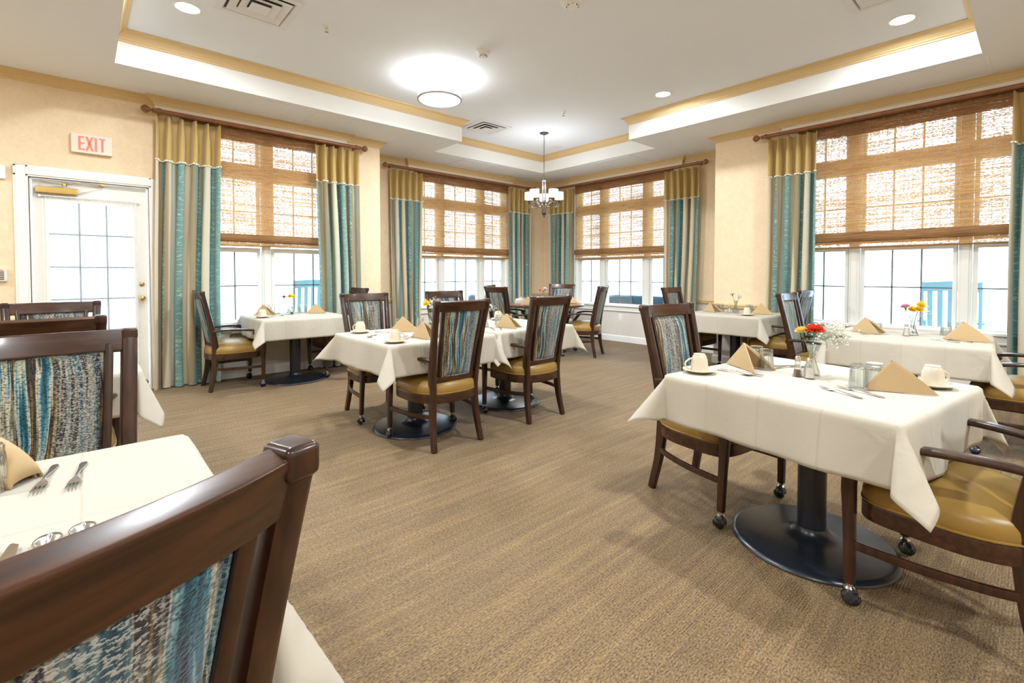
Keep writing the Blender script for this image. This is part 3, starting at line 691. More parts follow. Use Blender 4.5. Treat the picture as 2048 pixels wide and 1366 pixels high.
# ------------------------------------------------------------------ curtains, rods, blinds
def W2P(axis, a, d, plane):      # a along wall, d out from wall into the room
    return (a, plane-d) if axis == 'A' else (plane-d, a)
def curtain(axis, plane, top, bot, pleats, lab, seed, phase=0, su=0.0, dist=.12):
    """top/bot: (a0, a1) along the wall"""
    rng = random.Random(seed); jit = [rng.uniform(-.22, .22) for _ in range(pleats+2)]; amp = [rng.uniform(.75, 1.25) for _ in range(pleats+2)]
    Z1, ZH, Z0 = 2.815, 2.362, .012
    def pt(u, z):
        f = (Z1-z)/(Z1-Z0); e = f**1.25
        a0 = top[0]+(bot[0]-top[0])*e; a1 = top[1]+(bot[1]-top[1])*e
        ph = u*pleats+.42*sin(pi*u)*f*sin(1.3+seed*1.7+2.6*f)*(1 if u > 0 else 0); k = int(max(0, min(ph, pleats-1e-6))); fr = ph-k
        am = amp[k]*(1-fr)+amp[k+1]*fr
        s_ = .5-.5*cos(2*pi*(fr))                     # 0 at the pleat pinch
        pinch = max(0, 1-(Z1-z)/.16)
        fold = (1-s_)**(1+5*pinch)
        d = dist-.06+(.105*am)*(fold*(1-.10*f))+.012*sin(3.1*ph+jit[k]*4+f*2.2)*f
        aa = a0+(a1-a0)*(u+(.13*(.25+.75*min(1, f*3))*sin(4*pi*ph)+.05*sin(2*pi*ph+3*jit[k])*f)/pleats)
        aa += .010*sin(f*5+seed)*f
        x, y = W2P(axis, aa, d, plane); return (x, y, z)
    root = thing('curtain', (0, 0, 0), 0, lab, 'curtain', 'striped curtain panels at the windows')
    nu = pleats*24
    a = MB().grid(lambda u, v: pt(u, ZH-.004+(Z1-ZH+.004)*v), nu, 10); obj('gold_header', a, m_drapetop, root, ang=None)
    a = MB().grid(lambda u, v: pt(u, Z0+(ZH-Z0)*v), nu, 26, lambda u, v: (su+u*.29*pleats*.60, v*2.35)); obj('striped_panel', a, m_drape, root, ang=None)
    a = MB(); N = pleats*9
    for i in range(N+1):
        x, y, z = pt(i/N, ZH); dx, dy = W2P(axis, 0, .008, 0)
        a.ball((x+dx, y+dy, z-.003+.004*rng.uniform(-1, 1)), .0105*rng.uniform(.8, 1.15), 7, 4)
    a.tube([Vector(pt(i/N/2, ZH))+Vector((*W2P(axis, 0, .006, 0), -.003)) for i in range(2*N+1)], .0035, 5)
    obj('bead_fringe', a, m_bead, root)
    return root
curtain('A', YA1, (.565, 1.135), (.50, 1.09), 5, 'striped curtain with gold header between the exit door and the left window', 3, su=.05)
curtain('A', YA1, (2.155, 2.715), (2.20, 2.735), 5, 'striped curtain on the right side of the left window', 5, su=.37)
curtain('A', YA2, (3.50, 4.085), (3.56, 4.04), 5, 'striped curtain on the left side of the second window, beside the wall corner', 8, su=.11)
curtain('A', YA2, (5.955, 6.55), (5.99, 6.53), 5, 'striped curtain left of the far room corner', 11, su=.61)
curtain('B', XB1, (6.555, 5.935), (6.52, 5.96), 5, 'striped curtain right of the far room corner', 14, su=.23)
curtain('B', XB1, (4.03, 3.445), (4.0, 3.50), 5, 'striped curtain on the right side of the third window', 17, su=.43)
curtain('B', XB2, (2.225, 1.715), (2.25, 1.725), 5, 'striped curtain on the left side of the big right window', 21, su=.02)
curtain('B', XB2, (.195, -.35), (.20, -.38), 5, 'striped curtain cut by the right picture edge', 25, su=.30)

def rod(axis, plane, a0, a1, lab, brackets):
    s = thing('curtain_rod', (0, 0, 0), 0, lab, 'curtain rod', 'wooden curtain rods')
    z = 2.862
    def P(a, d=.12, zz=z): x, y = W2P(axis, a, d, plane); return (x, y, zz)
    sg = 1 if a1 > a0 else -1
    obj('pole', MB().tube([P(a0), P(a1)], .0225, 16), m_rod, s)
    prof = [(0, .0), (.024, .002), (.024, .012), (.014, .020), (.013, .030), (.024, .040), (.038, .062), (.040, .078), (.032, .096), (.014, .110), (0, .113)]
    for (e, g) in ((a0, -sg), (a1, sg)):
        m = MB().lathe(prof, 20)
        R_ = (Matrix.Rotation(RD(90)*g, 4, 'Y') if axis == 'A' else Matrix.Rotation(RD(-90)*g, 4, 'X'))
        m.xf(Matrix.Translation(P(e)) @ R_); obj('finial', m, m_rod, s)
    for b in brackets:
        m = MB(); m.bar([P(b, .0, z-.004), P(b, .12, z-.004)], .02, .03, (1, 0, 0) if axis == 'A' else (0, 1, 0)); m.lathe([(.024, -.014), (.029, -.014), (.029, .014), (.024, .014), (.024, -.014)], 16)
        n_ = 16*5; R_ = Matrix.Translation(P(b)) @ (Matrix.Rotation(RD(90), 4, 'Y') if axis == 'A' else Matrix.Rotation(RD(90), 4, 'X'))
        m.v[-n_:] = [tuple(R_ @ Vector(p)) for p in m.v[-n_:]]; obj('bracket', m, m_rod, s)
rod('A', YA1, .56, 2.74, 'brown wooden rod over the left window', (.60, 2.70))
rod('A', YA2, 3.515, 6.565, 'brown wooden rod over the second window', (3.56, 6.52))
rod('B', XB1, 6.50, 3.44, 'brown wooden rod over the third window, right of the far corner', (6.46, 3.49))
rod('B', XB2, 2.31, -.45, 'brown wooden rod over the big right window', (2.27, -.40))

def blind(axis, plane, a0, a1, zb, lab, seed):
    s = thing('woven_blind', (0, 0, 0), 0, lab, 'blind', 'woven reed blinds')
    def sheet(nm, m, d, za, zb_, th=.004, bow=.0, f=None):
        def fn(u, v):
            aa = a0+(a1-a0)*u; dd = f(v) if f else d
            x, y = W2P(axis, aa, dd+.002*sin(u*9+seed)*bow, plane); return (x, y, za+(zb_-za)*v+(0.006*sin(u*pi+seed)*(1-v) if bow else 0))
        mb = MB().grid(fn, 30, 14 if f else 6); return obj(nm, mb, m, s, ang=None)
    sheet('shade', m_reed[axis == 'B' and 'y' or 'x'], .018, zb+.05, 2.84, bow=1)
    k = axis == 'B' and 'y' or 'x'
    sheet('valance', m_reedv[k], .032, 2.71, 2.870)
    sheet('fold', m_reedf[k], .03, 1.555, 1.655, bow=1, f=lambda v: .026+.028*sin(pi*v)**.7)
    sheet('hem', m_reed[k], .022, zb, zb+.075, bow=1)
    m = MB()
    for e in (0, 1):
        pa = W2P(axis, a0, .024, plane); pb = W2P(axis, a1, .024, plane)
    m.bar([(pa[0], pa[1], zb+.004), (pb[0], pb[1], zb+.004)], .006, .012, (1, 0, 0) if axis == 'B' else (0, 1, 0)); obj('bottom_slat', m, m_reedf[k], s)
    hr = MB(); x0, y0 = W2P(axis, a0, .0, plane); x1, y1 = W2P(axis, a1, .03, plane)
    hr.box(min(x0, x1), max(x0, x1), min(y0, y1), max(y0, y1), 2.832, 2.843); obj('head_rail', hr, m_frame, s, smooth=False)
blind('A', YA1, .80, 2.50, 1.515, 'woven reed blind half lowered on the left window', 1)
blind('A', YA2, 4.02, 6.035, 1.480, 'woven reed blind half lowered on the second window', 2)
blind('B', XB1, 5.975, 3.94, 1.470, 'woven reed blind half lowered on the third window with a sagging hem', 3)
blind('B', XB2, 1.95, -.05, 1.480, 'woven reed blind half lowered on the big right window', 4)
# ------------------------------------------------------------------ chair
def catmull(P, n=4):
    P = [Vector(p) for p in P]; Q = []
    for i in range(len(P)-1):
        p0, p1, p2, p3 = P[max(i-1, 0)], P[i], P[i+1], P[min(i+2, len(P)-1)]
        for k in range(n):
            u = k/n; Q.append(.5*((2*p1)+(-p0+p2)*u+(2*p0-5*p1+4*p2-p3)*u*u+(-p0+3*p1-3*p2+p3)*u**3))
    Q.append(P[-1]); return Q
def back_y(z):            # lean of the back above the seat
    return -.198-.115*max(0, (z-.44)/.58)**1.25
def post_x(z): return .176+.034*max(0, (z-.40)/.62)
def make_chair():
    t = thing('dining_armchair', (0, 0, 0), 0, 'x', 'chair', 'dark wood dining armchairs')
    out = []
    for k in range(48):
        an = 2*pi*k/48; c_, s_ = cos(an), sin(an)
        if s_ >= 0: x = .262*math.copysign(abs(c_)**.45, c_); y = .228*abs(s_)**.35
        else: x = .262*math.copysign(abs(c_)**.82, c_); y = -.265*abs(s_)**.85
        out.append((x, y))
    a = MB().stack(out, [(.90, .318), (.985, .318), (.995, .324), (.995, .372), (.985, .378), (.9, .378)], (0, -.02)); obj('seat_frame', a, m_woodx, t)
    cr_ = [(.9, .374), (.975, .378), (.990, .392), (.992, .405), (.985, .424), (.955, .443), (.90, .458), (.80, .472), (.66, .485), (.50, .500), (.33, .5035), (.16, .505)]
    vs = []; n_ = len(out)
    for (k, z) in cr_:
        m_ = max(0, (.955-k)/.8)**.8 if k < .955 else 0; m_ = min(1, m_*1.3)
        for i_, (x, y) in enumerate(out):
            an = 2*pi*i_/n_; ex, ey = .25*cos(an), .235*sin(an)
            vs.append(((x*(1-m_)+ex*m_)*k, -.02*(1-k)+(y*(1-m_)+ey*m_)*k, z))
    vs.append((0, -.02, .5055)); fs = [(a_*n_+b_, a_*n_+(b_+1) % n_, (a_+1)*n_+(b_+1) % n_, (a_+1)*n_+b_) for a_ in range(len(cr_)-1) for b_ in range(n_)]
    fs += [((len(cr_)-1)*n_+b_, (len(cr_)-1)*n_+(b_+1) % n_, len(vs)-1) for b_ in range(n_)]+[tuple(range(n_))[::-1]]
    cu = obj('seat', MB().add(vs, fs), m_leather, t, ang=60, wn=False)
    pip = [Vector((-0+(x)*.992, -.02+(y+.02)*.992, .386)) for x, y in out]; obj('piping', MB().tube(pip, .0042, 6, True), m_leather, cu)
    for s in (-1, 1):
        P = [(.198, -.252, .0), (.193, -.240, .06), (.184, -.216, .18), (.177, -.202, .32), (.176, -.198, .42)]+[(post_x(z), back_y(z), z) for z in (.52, .64, .76, .88, .97, 1.015)]
        P = catmull([(s*x, y, z) for x, y, z in P], 2); n = len(P)
        w = [.036+.006*min(1, i/n*2) for i in range(n)]; h = [.040+.022*math.exp(-((p.z-.42)/.22)**2) for p in P]
        a = MB().bar(P, w, h, (1, 0, 0)); a.rbox(s*post_x(1.0)-.021, s*post_x(1.0)+.021, back_y(1.0)-.0245, back_y(1.0)+.0225, .985, 1.023, .009, 3); obj('back_post', a, m_wood, t)
        P = [(s*.277, .218, .078), (s*.272, .222, .25), (s*.268, .226, .36), (s*.268, .228, .43), (s*.274, .220, .475), (s*.284, .190, .525), (s*.288, .150, .568), (s*.287, .128, .595)]
        a = MB().bar(catmull(P, 3), [.031+.008*min(1, i/10) for i in range(22)], [.034+.012*min(1, i/8)-.012*max(0, (i-10)/11) for i in range(22)], (1, 0, 0)); obj('front_leg', a, m_wood, t)
        P = [(s*.203, -.225, .612), (s*.222, -.14, .620), (s*.255, -.03, .623), (s*.280, .07, .617), (s*.289, .15, .602), (s*.284, .195, .584)]
        Q = catmull(P, 4); m_ = len(Q); a = MB().bar(Q, [.028+.024*sin(pi*min(1, i/m_*1.15))**.8 for i in range(m_)], .024, (1, 0, 0), .4); obj('armrest', a, m_wood, t)
        P = [(s*.186, -.205, .228), (s*.225, -.12, .226), (s*.262, .03, .224), (s*.275, .212, .222)]
        obj('side_stretcher', MB().bar(catmull(P, 4), .018, .030, (1, 0, 0)), m_wood, t)
        a = MB().tube([(s*.277, .218, .06), (s*.277, .218, .082)], .011, 10); a.lathe([(.0, .056), (.016, .056), (.018, .062), (.012, .068), (0, .068)], 12, (s*.277, .218, 0)); ca = obj('caster', a, m_chrome, t)
        a = MB()
        for e in (-1, 1):
            b = MB().lathe([(.006, .002), (.018, .003), (.0265, .010), (.0275, .016), (.022, .024), (.010, .027), (0, .0275)], 16); b.xf(Matrix.Translation((s*.277, .212, .0285)) @ Matrix.Rotation(RD(90*e+28), 4, 'Y')); a.add(b.v, b.f)
        a.lathe([(.0, .061), (.017, .058), (.022, .05), (.0285, .034), (.026, .034), (.016, .052), (0, .056)], 14, (s*.277, .214, 0)); obj('caster_wheel', a, m_caster, ca)
        P = [(s*(.127+.030*(z-.47)/.5), back_y(z)-.012*0-.008, z) for z in (.475, .6, .75, .9, .975)]; obj('back_stile', MB().bar(P, .022, .034, (1, 0, 0)), m_wood, t)
    def arc(z, hw, bulge, n=12): return [((-1+2*i/n)*hw, back_y(z)-bulge*(1-(-1+2*i/n)**2), z) for i in range(n+1)]
    a = MB().bar(arc(.982, post_x(.98)-.012, .030), (.070), .034, (0, -.28, 1), .16); obj('top_rail', a, m_woodx, t)
    a = MB().bar(arc(.478, post_x(.478)-.01, .026), .042, .024, (0, -.1, 1)); obj('lower_rail', a, m_woodx, t)
    def sf(sd):
        def fn(u, v):
            z = .497+.453*v; hw = .114+.027*v; q = -1+2*u
            puff = .024*(1-q**6)*(1-(2*v-1)**8)
            return (q*hw, back_y(z)-.026*(1-(q*.8)**2)+.000+sd*(.003+puff*(.8 if sd > 0 else .5))-.004, z)
        return fn
    a = MB().grid(sf(1), 18, 18).grid(sf(-1), 18, 18)
    N = 19*19
    edge = [i*19 for i in range(19)]+[18*19+j for j in range(1, 19)]+[i*19+18 for i in range(17, -1, -1)]+[j for j in range(17, 0, -1)]
    for k in range(len(edge)): p, q = edge[k], edge[(k+1) % len(edge)]; a.f.append((p, q, q+N, p+N))
    bp = obj('back_panel', a, m_fab, t, ang=70, wn=False)
    for sd in (1, -1):
        e = [Vector(sf(sd)(u, v)) for u, v in [(i/8, 0) for i in range(8)]+[(1, i/8) for i in range(8)]+[(1-i/8, 1) for i in range(8)]+[(0, 1-i/8) for i in range(8)]]
        obj('welt', MB().tube(e, .0045, 6, True), m_fab, bp)
    return t
CH = make_chair()
def chair(x, y, deg, lab, grp):          # deg: facing direction, 90 = towards +Y
    return place(CH, (x, y, 0), RD(deg-90), lab, grp)
GA = 'armchairs with striped backs around the tables'
chair(1.915, 2.94, 90, 'armchair seen from behind at the centre table, nearest of the middle group', GA)
chair(2.815, 2.96, 90, 'armchair seen from behind at the middle table, beside the open carpet aisle', GA)
chair(1.895, 3.81, -90, 'armchair facing us behind the left end of the centre table, showing its fabric front', GA)
chair(2.78, 3.84, -90, 'armchair facing us behind the middle table, before the second window', GA)
chair(2.515, 1.165, -98, 'armchair facing us at the left side of the near right table', GA)
chair(2.29, .19, 82, 'armchair at the lower right corner, wide mustard seat seen from above', GA)
chair(1.175, 5.77, 0, 'armchair in side view left of the table under the left window', GA)
chair(2.28, 5.77, 180, 'armchair at the right end of the table under the left window, mostly hidden', GA)
chair(-.140, .750, 109.5, 'nearest armchair with its big top rail crossing the lower left corner', GA)
chair(-.075, 1.677, -85, 'armchair facing us at the left edge with a large speckled striped back', GA)
chair(-.16, 3.0, 90, 'armchair at the left edge with only its top rail showing over the big back', GA)
chair(-.15, 3.84, -90, 'armchair facing us just in front of the glass door', GA)
chair(5.48, 4.53, 111, 'armchair in side view at the round wooden table, lit by the window', GA)
chair(5.77, 5.33, 204, 'armchair facing us on the far right side of the round wooden table', GA)
chair(4.55, 5.07, 2, 'nearer armchair on the left side of the round wooden table', GA)
chair(4.94, 5.55, -55, 'armchair behind the left side of the round wooden table, by the window', GA)
chair(5.75, 2.95, -90, 'armchair at the left end of the pillar table, before the third window', GA)
chair(5.85, 2.02, 90, 'armchair with bright mustard seat at the right end of the pillar table', GA)
chair(4.80, 1.25, -90, 'armchair facing us at the left end of the big right window table', GA)
chair(4.66, .06, 90, 'armchair at the right end of the big right window table, cut by the edge', GA)

# ------------------------------------------------------------------ tables and cloths
TH = .728
def make_table():
    t = thing('pedestal_table', (0, 0, 0), 0, 'x', 'table')
    obj('table_top', MB().rbox(-.438, .438, -.438, .438, TH-.034, TH-.004, .010), m_toproundwood, t)
    a = MB().lathe([(0, 0), (.315, 0), (.322, .006), (.318, .016), (.300, .026), (.12, .036), (.085, .044), (.066, .060), (.060, .080), (0, .080)], 56); obj('base_plate', a, m_black, t, ang=50)
    a = MB().lathe([(.056, .06), (.056, TH-.05), (0, TH-.05)], 32); obj('column', a, m_black, t)
    a = MB(); a.rbox(-.28, .28, -.03, .03, TH-.062, TH-.034, .006); a.rbox(-.03, .03, -.28, .28, TH-.060, TH-.034, .006); obj('top_bracket', a, m_black, t)
    return t
PT = make_table()
def make_cloth(name, loc, rz, lab, fl=(.9, .9, .9, .9), drop=.205, seed=1, push=()):
    """corner order: (+x+y), (-x+y), (-x-y), (+x-y); fl = how far each corner flares"""
    rng = random.Random(seed); ph = [rng.uniform(0, 6) for _ in range(8)]; H = .456; R = .018; L = H+drop; N = 84
    def fold(dist):      # distance past the edge -> (out, down) with a rounded shoulder
        q = R*pi/2
        if dist < q: an = dist/R; return R*sin(an), R*(1-cos(an))
        return R, R+(dist-q)
    def pt(s, t_):
        x, y = s, t_; ax, ay = abs(x)-H+R, abs(y)-H+R; sx, sy = (1 if x >= 0 else -1), (1 if y >= 0 else -1); hh = H-R
        if ax <= 0 and ay <= 0: return Vector((x, y, TH+.001))
        if ay <= 0 or ax <= 0:
            d_ = max(ax, ay); o, dn = fold(d_); al = y if ay <= 0 else x; k = (0 if sx > 0 else 1) if ay <= 0 else (2 if sy > 0 else 3)
            ed = max(0, 1-max(0, (abs(al)/hh-.25)/.75)**3)
            wv = (.010*sin(al*9+ph[k])+.006*sin(al*23+ph[k+4]))*min(1, d_/drop)*ed+.028*min(1, d_/drop)*ed*.5
            if ay <= 0: return Vector((sx*(hh+o+wv), y, TH+.001-dn))
            return Vector((x, sy*(hh+o+wv), TH+.001-dn))
        # corner: quarter sheet hanging from the corner as a flared cone
        r = math.hypot(ax, ay); th = math.atan2(ay, ax); k = {(1, 1): 0, (-1, 1): 1, (-1, -1): 2, (1, -1): 3}[(sx, sy)]
        fmax = .20+.56*fl[k]; q = th/(pi/2)                    # q 0..1 across the fold
        tilt = fmax*sin(pi*q)**1.0; sp = .36*sin(2*pi*q)*(1-.25*fl[k])    # tilt outwards along diagonal, spread sideways
        o, dn = fold(r)
        dg = Vector((sx, sy, 0)).normalized(); ex = Vector((sx, 0, 0)); ey = Vector((0, sy, 0)); lat = (ex-ey).normalized()
        base = ex*(cos(th)**2)+ey*(sin(th)**2)
        dirv = (dg*math.tan(min(tilt, .95))+lat*sp*.8+Vector((0, 0, -1))).normalized()
        p = Vector((sx*hh, sy*hh, TH+.001))+base*o+Vector((0, 0, -min(dn, R)))
        return p+dirv*max(0, dn-R)
    a = MB().grid(lambda u, v: pt(-L+2*L*u, -L+2*L*v), N, N)
    o = obj(name, a, m_cloth, None, loc, (0, 0, rz), ang=None)
    tag(o, lab, 'tablecloth', 'ivory tablecloths')
    sd = o.modifiers.new('thickness', 'SOLIDIFY'); sd.thickness = .0012; sd.offset = 1
    return o
TB = [('near_right', 2.395, .665, -8, 'near table at the right with a black round base plate', 'ivory cloth on the near right table, its long corner hanging over the mustard seat', (.75, .82, .60, .25)),
      ('centre', 1.915, 3.27, 0, 'table at the centre left, under the cloth with two cups', 'ivory cloth on the centre table, its corner hanging left of the chair seen from behind', (.3, .95, .55, .5)),
      ('middle', 2.905, 3.33, 0, 'table behind the second chair in the middle', 'ivory cloth on the middle table, hanging between the two chairs seen from behind', (.4, .2, .85, .55)),
      ('near_left', -.235, 1.232, 0, 'near table at the lower left', 'ivory cloth on the nearest table at the lower left', (.5, .5, .5, .55)),
      ('window_left', 1.765, 5.65, 0, 'table under the left window', 'ivory cloth on the table under the left window', (.4, .5, .5, .6)),
      ('pillar', 5.765, 2.43, 0, 'table against the pillar between the two right windows', 'ivory cloth on the table against the right pillar, pointed corner hanging to the right', (.3, .5, .6, .75)),
      ('window_right', 4.63, .66, 3, 'table under the big right window', 'ivory cloth on the table under the big right window', (.5, .3, .4, .75)),
      ('door', -.25, 3.38, 0, 'table in front of the glass door, hidden behind chair backs', 'ivory cloth on the table before the glass door, behind the big chair back', (.5, .5, .5, .30))]
for i, (k, x, y, dg, l1, l2, flr) in enumerate(TB):
    place(PT, (x, y, 0), RD(dg), 'black pedestal table: '+l1, 'cloth covered pedestal tables')
    make_cloth('tablecloth', (x, y, 0), RD(dg), l2, flr, seed=i+3)
# round table in the far corner
s = thing('round_table', (5.25, 5.10, 0), 0, 'round brown wooden table without a cloth in the far corner', 'table')
a = MB().lathe([(0, .700), (.58, .700), (.600, .704), (.610, .716), (.610, .730), (.600, .740), (0, .742)], 64); obj('table_top', a, m_toproundwood, s)
obj('column', MB().lathe([(0, .05), (.055, .05), (.055, .62), (.09, .70), (0, .70)], 28), m_black, s)
for k in range(4):
    R_ = Matrix.Rotation(k*pi/2+.6, 4, 'Z')
    a = MB().bar(catmull([(.04, 0, .20), (.14, 0, .12), (.26, 0, .035), (.34, 0, .018)], 4), .045, .032, (0, 1, 0)); a.xf(R_); obj('foot', a, m_black, s)
    a = MB().bar(catmull([(.04, 0, .50), (.12, 0, .62), (.30, 0, .685)], 4), .03, .025, (0, 1, 0)); a.xf(R_); obj('brace', a, m_black, s)

# ------------------------------------------------------------------ tableware
Z = TH+.0022
def make_cup():
    t = thing('coffee_cup', (0, 0, 0), 0, 'x', 'cup')     # upside down
    a = MB().lathe([(.0375, .0), (.040, .0), (.0402, .004), (.0385, .03), (.036, .055), (.031, .068), (.0305, .071), (.026, .0765), (.026, .082), (.021, .082), (.021, .079), (0, .079)], 36); a.lathe([(.0375, 0), (.034, .05), (.028, .066), (0, .068)], 36); obj('bowl', a, m_china, t, ang=40)
    P = catmull([(.036, 0, .016), (.052, 0, .012), (.066, 0, .024), (.066, 0, .042), (.050, 0, .056), (.034, 0, .060)], 5); obj('handle', MB().tube(P, [.0045]*len(P), 8), m_china, t)
    return t
def make_saucer():
    a = MB().lathe([(0, .004), (.020, .004), (.022, 0), (.026, 0), (.028, .004), (.055, .009), (.074, .017), (.0755, .0185), (.074, .020), (.055, .013), (.035, .009), (0, .009)], 40)
    return tag(obj('saucer', a, m_china, ang=50), 'x', 'saucer')
def make_tumbler():
    a = MB().lathe([(0, .084), (.018, .084), (.0270, .078), (.0290, .05), (.0308, .02), (.0325, 0), (.036, .0), (.0365, .004), (.0355, .014), (.034, .022), (.0325, .05), (.0305, .074), (.0295, .080), (.0288, .086), (.0290, .096), (.027, .100), (0, .100)], 96, flute=.03, fn=14)
    return tag(obj('tumbler', a, m_glass, ang=60), 'x', 'glass')
def make_shaker(stuff, ratio):
    t = thing('salt_shaker' if stuff is m_salt else 'pepper_shaker', (0, 0, 0), 0, 'x', 'shaker')
    a = MB().lathe([(0, 0), (.0215, 0), (.0225, .003), (.0185, .014), (.0150, .040), (.0125, .066), (.0118, .072), (0, .072)], 32, flute=.04, fn=8); obj('glass_body', a, m_glass, t, ang=50)
    a = MB().lathe([(0, .004), (.0165, .005), (.0150, .014), (.0150*(1-ratio*.12), .008+.05*ratio), (0, .009+.05*ratio)], 20); obj('contents', a, stuff, t)
    a = MB().lathe([(.0125, .070), (.0132, .071), (.0130, .082), (.0105, .090), (.005, .0935), (0, .094)], 20); obj('cap', a, m_chrome, t)
    return t
def make_vase():
    t = thing('bud_vase', (0, 0, 0), 0, 'x', 'vase')
    a = MB().lathe([(0, 0), (.033, 0), (.036, .004), (.0345, .014), (.026, .040), (.0165, .072), (.0125, .095), (.0128, .108), (.0175, .130), (.0225, .142), (.0215, .1425), (.0165, .131), (.0112, .108), (.0110, .095), (.0148, .072), (.024, .040), (.031, .016), (.029, .007), (0, .007)], 40, flute=.03, fn=10)
    obj('glass_body', a, m_glass, t, ang=60)
    return t
def make_napkin():
    """tent of folded linen: spine from S(0,0,0) up to the apex, open feet at +x"""
    A = Vector((.105, 0, .120)); F1 = Vector((.225, .075, 0)); F2 = Vector((.225, -.075, 0)); S = Vector((0, 0, .0))
    def fn(u, v):
        q = -1+2*v; w = math.sqrt(q*q+.012)-.1095; w = max(0, w)/(math.sqrt(1.012)-.1095)
        f = F1 if q > 0 else F2; sg = 1 if q > 0 else -1
        R_ = S+(A-S)*u; B = S+(f-S)*u
        p = R_+(B-R_)*w; p.y += sg*.006*sin(pi*w)*u; p.z = max(p.z, .0)+.004*u*(1-w)*0
        p.x += .006*sin(pi*abs(q))*u; return p
    def curve(u): return u
    a = MB().grid(lambda u, v: fn(.02+.98*u, v), 16, 40)
    t = obj('napkin', a, m_napkin, ang=None); sd = t.modifiers.new('layers', 'SOLIDIFY'); sd.thickness = .006; sd.offset = 0
    bv = t.modifiers.new('soft', 'BEVEL'); bv.width = .002; bv.segments = 2; bv.limit_method = 'ANGLE'; bv.angle_limit = RD(50)
    tag(t, 'x', 'napkin')
    # rolled layer showing at the open end of one side
    P = [(F1+(A-F1)*(k/8))*.985+Vector((-.006, -.006, .003)) for k in range(9)]
    a = MB().bar(P, [.010, .014, .013, .012, .011, .010, .009, .008, .004], [.012, .012, .011, .010, .009, .008, .007, .006, .003], (1, 0, 0), .45)
    obj('inner_layer', a, m_napkin, t); return t
def make_cutlery(kind):
    a = MB()
    # handle lies along +x from 0 (end) to .10
    h = [(0, .0), (.012, .0), (.05, .0), (.085, .0), (.105, .0), (.12, .0)]
    hz = [.002, .002, .004, .007, .009, .006]
    a.bar([(x, 0, z) for (x, _), z in zip(h, hz)], [.010, .016, .010, .006, .0055, .008], [.0022, .0026, .003, .0035, .003, .002], (0, 1, 0), .35)
    if kind == 'fork':
        a.bar([(.115, 0, .0065), (.128, 0, .0035), (.142, 0, .002)], [.007, .020, .023], [.002, .0018, .0018], (0, 1, 0), .3)
        for k in range(4):
            y = -.0093+.0062*k; a.bar([(.140, y, .002), (.165, y, .003), (.188, y*.9, .008)], [.0036, .0032, .0016], [.0018, .0018, .0012], (0, 1, 0), .3)
    if kind == 'spoon':
        def fn(u, v):
            r = u; an = 2*pi*v; x = .148+.030*r*cos(an); y = .0195*r*sin(an)*(1+.12*cos(an)); return (x, y, .002+.0075*r**2.2)
        a.grid(fn, 6, 28)
        a.bar([(.112, 0, .007), (.120, 0, .0085)], .007, .0022, (0, 1, 0), .3)
    if kind == 'knife':
        a.bar([(.112, 0, .005), (.125, -.002, .006), (.17, -.003, .006), (.205, -.001, .006), (.215, .003, .006)], [.008, .016, .018, .014, .004], .0016, (0, 1, 0), .2)
    t = obj(kind, a, m_steel, ang=50)
    if kind == 'spoon': sd = t.modifiers.new('thickness', 'SOLIDIFY'); sd.thickness = .0014
    return tag(t, 'x', kind)
CUP, SAU, TUM, SAL, PEP, VAS, NAP = make_cup(), make_saucer(), make_tumbler(), make_shaker(m_salt, .75), make_shaker(m_pepper, .45), make_vase(), make_napkin()
CUT = {k: make_cutlery(k) for k in ('fork', 'spoon', 'knife')}

